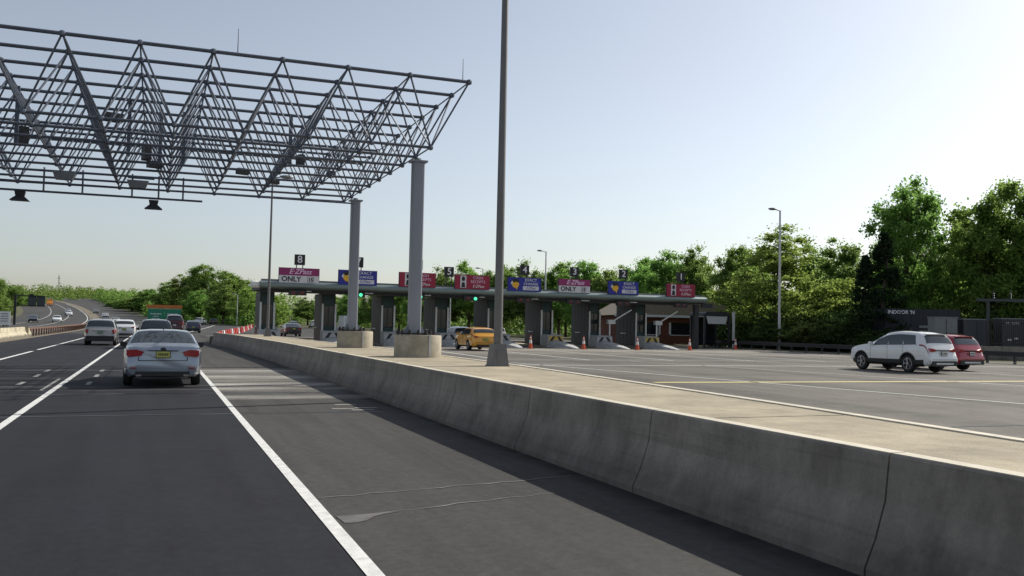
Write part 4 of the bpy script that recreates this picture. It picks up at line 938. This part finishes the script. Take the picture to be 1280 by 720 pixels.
for k, (x, hh, wd) in enumerate(((-3.4,2.9,1.6),(-1.2,2.8,1.9),(1.4,2.9,1.6))):
    t = thing('equipment_cabinet', ('leftmost grey steel cabinet beside the dark trailer','dark grey steel cabinet in the middle behind the picket fence','grey transformer cabinet with small white plates behind the picket fence')[k], 'cabinet', (55.6+x*.9+1.2,46.8-x*.42,0), R_(-24))
    mb = MB(); mb.box((-wd/2,-.6,.1),(wd/2,.6,hh)); mb.build('body', M_grey if k == 0 else mat('cabinet_dark', (.05,.055,.065), .5, .2), t)
    mb = MB(); mb.box((-wd/2-.05,-.65,hh),(wd/2+.05,.65,hh+.08)); mb.build('lid', M_grey, t)
    mb = MB(); mb.box((-.02,-.615,.2),(.02,-.602,hh-.1)); mb.build('door_seam', M_black, t)
    if k == 2:
        for x, z in ((-.4,2.6),(.0,2.6),(.3,2.6),(-.3,1.4),(.2,1.5)): mb = MB(); mb.box((x-.13,-.625,z-.06),(x+.13,-.605,z+.06)); mb.build('plate', M_white, t)

# ------------------------------------------------------------------ trees
def crown(kind, seed, n_cl=64, per=170, leaf_s=.34):
    r = random.Random(seed); mb = []; cl = []
    if kind == 'k':
        for k in range(n_cl):
            f = r.random()**.8; z = .8+10.6*f; rad = 2.6*(1-f)**.85*(.75+.4*r.random())+.12; a = r.uniform(0,6.283)
            cl.append((Vector((rad*math.cos(a)*.75, rad*math.sin(a)*.75, z)), .35+.55*(1-f), .6))
    else:
        if kind == 'm': lobes = [(Vector((3.0*math.cos(a), 3.0*math.sin(a), z)), 2.2) for a, z in ((.2,3.6),(1.3,5.2),(2.4,4.0),(3.6,5),(4.7,3.9),(5.6,5.6))]+[(Vector((r.uniform(-1.4,1.4),r.uniform(-1.4,1.4),z)),2.4) for z in (6.4,7.4,8.4,9.2)]
        else:
            lobes = [(Vector((2.1*math.cos(a), 2.1*math.sin(a), r.uniform(3.4,5.2))), r.uniform(1.8,2.4)) for a in [r.uniform(0,1)+1.05*q for q in range(6)]]
            lobes += [(Vector((1.5*math.cos(a), 1.5*math.sin(a), r.uniform(6.2,7.8))), r.uniform(1.7,2.3)) for a in [r.uniform(0,1)+1.57*q for q in range(4)]]+[(Vector((r.uniform(-.8,.8),r.uniform(-.8,.8),8.9)),1.9)]
        for k in range(n_cl):
            c, rad = lobes[k % len(lobes)]; d = Vector((r.gauss(0,1), r.gauss(0,1), r.gauss(0,1))).normalized()
            p = c+d*rad*(r.random()**.3); p.z = max(p.z, 1.5)
            cl.append((p, r.uniform(.7,1.2), .36) if kind == 'm' else (p, r.uniform(.5,.95), .7))
    vs = []; fs = []
    for c, rad, fl in cl:
        tone = r.random()
        for _ in range(int(per*(.55+.9*tone))):
            g = min(1.55, abs(r.gauss(0,.7))); d = Vector((r.gauss(0,1), r.gauss(0,1), r.gauss(0,1))).normalized()*rad*g; d.z *= fl
            p = c+d; s = leaf_s*r.uniform(.5,1.15)
            u = Vector((r.gauss(0,1), r.gauss(0,1), r.gauss(0,.6))).normalized(); v = u.cross(Vector((r.gauss(0,1), r.gauss(0,1), r.gauss(0,1)))).normalized()
            o = len(vs); vs += [p-u*s*.5, p+v*s*.3, p+u*s*.5, p-v*s*.3]; fs.append((o,o+1,o+2,o+3))
    me = bpy.data.meshes.new('crown'); me.from_pydata(vs, [], fs); me.update()
    return me, cl
def trunk_mesh(cl, seed, kind):
    r = random.Random(seed); mb = MB(); base = Vector((0,0,-.3)); pts = [base]
    ht = 10.5 if kind == 'k' else 6.5
    for k in range(1,5): pts.append(Vector((r.uniform(-.18,.18)*k*.5, r.uniform(-.18,.18)*k*.5, ht*k/4)))
    rad = [.27,.21,.17,.12,.05]
    for k in range(4): mb.tube(pts[k], pts[k+1], rad[k], rad[k+1], n=8, caps=False)
    if kind != 'k':
        for c, rd, fl in r.sample(cl, 20):
            k = min(3, max(1, int(c.z/ht*2.2))); s = pts[k].lerp(pts[min(4,k+1)], r.random()*.6); m_ = s.lerp(c, .5)+Vector((0,0,.25))
            mb.tube(s, m_, .075, .05, n=5, caps=False); mb.tube(m_, c, .05, .015, n=5, caps=False)
    return mb.mesh('trunk', M_bark, 60)
VAR = {}
for k, n_var, lm, args in (('a',2,M_leafA,(150,270,.3)),('b',2,M_leafB,(155,265,.3)),('c',2,M_leafC,(145,265,.31)),('m',2,M_leafM,(140,270,.28)),('k',2,M_leafK,(130,90,.3))):
    VAR[k] = []
    for q in range(n_var):
        me, cl = crown(k, hash_ := 100*ord(k)+q, *args); me.materials.append(lm); VAR[k].append((me, trunk_mesh(cl, hash_+7, k)))
def tree(x, y, z, h, r, k, label, name, group, rz=None):
    me, tm = VAR[k][rng.randrange(2)]
    t = thing(name, label, 'tree', (x,y,z), rng.uniform(0,6.28) if rz is None else rz, group)
    t.scale = (r/(2.7 if k == 'k' else 4.7), r/(2.7 if k == 'k' else 4.7), h/10.9)
    link('trunk', tm, t); link('crown', me, t); return t
TR = [(63.0,60.3,16.4,4.8,'a','tall leafy tree standing above the box trailer, left one of the tall pair'),(66.8,54.8,15.6,5.7,'b','tall full green tree nearest the top right, right of the tall leafy tree'),(70,51.6,15.2,4.8,'a','tall green tree cut by the right edge of the picture'),(76,64,14.6,4.4,'c','olive tree rising between and behind the two tall trees'),(84,63,14.6,4.8,'a','green tree behind the tall trees near the right edge'),
 (56.6,56.7,9.6,2.6,'k','dark conifer left of the box trailer'),(58.8,61,8.2,2.2,'k','smaller dark conifer half hidden left of the tall dark conifer'),(69,75,12.0,4.8,'c','olive tree between the maple and the dark conifer'),(74.6,85.9,12.9,4.3,'b','bright green tree behind and right of the maple'),(56.8,71,11.6,6.0,'m','broad yellow green maple behind the pale lamp post'),(63.1,86.3,11.9,4.4,'a','green tree left of the maple behind the brick office roof')]
for x, y_, h, r, k, lab in TR: tree(x, y_, H(y_), h, r, k, lab, 'conifer_tree' if k == 'k' else 'maple_tree' if k == 'm' else 'broadleaf_tree', None)
WOOD = [(65.9,98.1,12.5,4.7,'c'),(65.8,104.6,12.9,5.1,'a'),(64.2,109.6,11.2,4.7,'b'),(62.5,114.6,11.2,4.6,'c'),(61.6,121.4,12.1,5.0,'a'),(60.2,128.5,12.6,5.3,'b'),(55.6,130.3,12.1,5,'c'),(52.6,135.9,12.1,5.3,'a'),(50,143.3,13,5.8,'b'),(45.5,145.3,11.5,4.8,'c'),(43.8,152.4,11,4.2,'a'),
 (70,92,12,4.6,'b'),(80,74,13,4.6,'c'),(84,84,13.5,5,'a'),(72,108,12.5,5,'c'),(70,120,13,5,'a'),(66,138,12.5,5.2,'b'),(58,150,12,5,'c')]
NM = {'a':('mid green','broadleaf_tree'),'b':('bright green','broadleaf_tree'),'c':('olive green','broadleaf_tree'),'m':('pale yellow green','broadleaf_tree'),'k':('dark evergreen','conifer_tree')}
for x, y_, h, r, k in WOOD: tree(x, y_, H(y_), h, r, k, NM[k][0]+' tree in the wood behind the toll canopy', NM[k][1], 'trees in the wood behind the toll canopy')
for x, y_, h, r, k in [(43,163.6,9.1,4.8,'b'),(41.1,175.2,8.7,4.6,'c'),(39.5,191,8.3,4.8,'a'),(38.7,212.9,7.9,5,'b'),(37.7,238.1,7.4,5.1,'c'),(48,170,9.5,4.8,'a'),(46,190,9,5,'c'),(45,215,9,5,'a')]:
    tree(x, y_, H(y_), h, r, k, NM[k][0]+' far tree seen under the canopy beyond lanes 8 to 6', NM[k][1], 'far trees seen under the canopy')
tree(15.2,123.3,0,5.6,1.7,'m','slender pale yellow green tree seen through lane 8','broadleaf_tree',None)
for x, y_, h, r, k in [(18.6,242.3,14.2,8,'b'),(13.8,265.7,16.6,9.2,'a'),(9.1,289.3,14,8.4,'c'),(3.9,313.1,12.5,7.6,'b'),(20,212.8,9.6,4.3,'m'),(15.2,225.5,9.7,5.5,'c'),(10.6,254.4,9,5.7,'b'),(22,262,13,7,'b'),(24.5,235,9.5,5,'m'),(20,285,13,8,'a'),(28,250,8,5,'c')]:
    tree(x, y_, H(y_)-.1, h, r, k, NM[k][0]+' tree in the big clump beyond the merge, left of the canopy', NM[k][1], 'big tree clump beyond the merge')
for x, y_, top_, r, k in [(-2.8,362,13.3,7.5,'a'),(-9.1,397,11.9,7.5,'c'),(-17.3,465,11.6,7.2,'b'),(-26.4,528,10.5,6.8,'a'),(4,350,12,8,'c'),(-5,385,11.5,7.5,'k'),(-13,430,11,7,'a')]:
    tree(x, y_, min(H(y_), top_-7.5), 7.5 if top_-H(y_) < 7.5 else top_-H(y_), r, k, NM[k][0]+' far tree along the right side of the hill road', NM[k][1], 'far trees right of the hill road')
for x, y_, top_, r, k in [(-44.9,708,15.6,8.1,'c'),(-52,645,14.7,8.4,'a'),(-56,603,14.2,7.9,'b'),(-58,527,13.3,7.5,'c'),(-56,484,12.2,5.5,'k'),(-54,441,11.8,6.5,'b'),(-48,363,13.4,5.6,'a'),(-40,268,12.2,4.9,'c'),(-35,218,10.9,4.7,'b'),(-30,194.4,6.4,2.4,'k'),(-24.5,118,8.6,3.4,'a'),(-28.5,128,9.8,4.4,'c'),(-33,150,11,5,'b'),(-41,296,7.5,3.6,'c'),(-52,300,12,5,'a'),(-46,240,12,5,'b'),(-60,400,13,6,'a'),(-40,200,11,5,'a')]:
    hh = max(top_-H(y_), 7.5); tree(x, y_, min(H(y_), top_-hh), hh, r, k, NM[k][0]+' tree on the left bank of the opposing road', NM[k][1], 'trees on the left bank of the opposing road')
# dark hedge shrubs along the plaza edge
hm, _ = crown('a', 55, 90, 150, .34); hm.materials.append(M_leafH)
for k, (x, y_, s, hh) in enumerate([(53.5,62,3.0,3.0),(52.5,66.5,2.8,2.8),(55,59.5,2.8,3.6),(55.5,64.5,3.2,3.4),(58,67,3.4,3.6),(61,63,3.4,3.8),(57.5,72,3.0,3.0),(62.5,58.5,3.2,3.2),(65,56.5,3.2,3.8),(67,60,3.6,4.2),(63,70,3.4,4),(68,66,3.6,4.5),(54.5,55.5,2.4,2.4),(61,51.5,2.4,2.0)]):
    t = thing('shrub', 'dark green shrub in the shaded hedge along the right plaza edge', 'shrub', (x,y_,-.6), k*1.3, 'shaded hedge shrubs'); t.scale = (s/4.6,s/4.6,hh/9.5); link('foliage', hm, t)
# far wood masses
def mass(name, label, path, n, hmin, hmax, depth, s, m, seed):
    r = random.Random(seed); vs = []; fs = []
    cl = []
    for i in range(n//60):
        f = r.random()*(len(path)-1); k = int(f); t_ = f-k; (x0,y0),(x1,y1) = path[k], path[min(k+1,len(path)-1)]
        x = x0+(x1-x0)*t_+r.uniform(-depth,depth); y = y0+(y1-y0)*t_+r.uniform(-depth,depth); cl.append(Vector((x,y,H(y)+r.random()**.7*r.uniform(hmin,hmax))))
    for c in cl:
        for _ in range(60):
            d = Vector((r.gauss(0,1),r.gauss(0,1),r.gauss(0,1))).normalized()*s*2.4*r.random()**.5; p = c+d
            u = Vector((r.gauss(0,1),r.gauss(0,1),r.gauss(0,.7))).normalized(); v = u.cross(Vector((r.gauss(0,1),r.gauss(0,1),r.gauss(0,1)))).normalized(); q = s*r.uniform(.5,1.1)
            o = len(vs); vs += [p-u*q*.5,p+v*q*.3,p+u*q*.5,p-v*q*.3]; fs.append((o,o+1,o+2,o+3))
    me = bpy.data.meshes.new(name); me.from_pydata(vs,[],fs); me.materials.append(m); o = link(name, me); tag(o, label, 'woodland', None, 'stuff'); return o
mass('woodland', 'dense wood closing the view behind the toll canopy trees', [(115,60),(95,75),(85,95),(78,115),(72,140),(62,165),(56,200),(50,240),(34,290)], 42000, 1, 9.5, 4, .9, M_leafC, 1)
mass('woodland', 'far wood on the hill behind the radio mast', [(-140,500),(-95,640),(-75,760),(-58,860),(-40,900),(-10,800)], 26000, 1, 9, 10, 1.6, M_leafC, 2)
mass('woodland', 'far wood on the right flank of the hill road', [(-37,690),(-26,590),(-13,480),(-4,400),(6,345),(17,312),(30,300)], 42000, .3, 7.5, 4, 1.1, M_leafA, 3)
mass('undergrowth', 'green undergrowth at the foot of the big tree clump beyond the merge', [(-1,330),(6,300),(13,262),(18,236),(22,210)], 16000, 0, 5.5, 3, .8, M_leafA, 6)
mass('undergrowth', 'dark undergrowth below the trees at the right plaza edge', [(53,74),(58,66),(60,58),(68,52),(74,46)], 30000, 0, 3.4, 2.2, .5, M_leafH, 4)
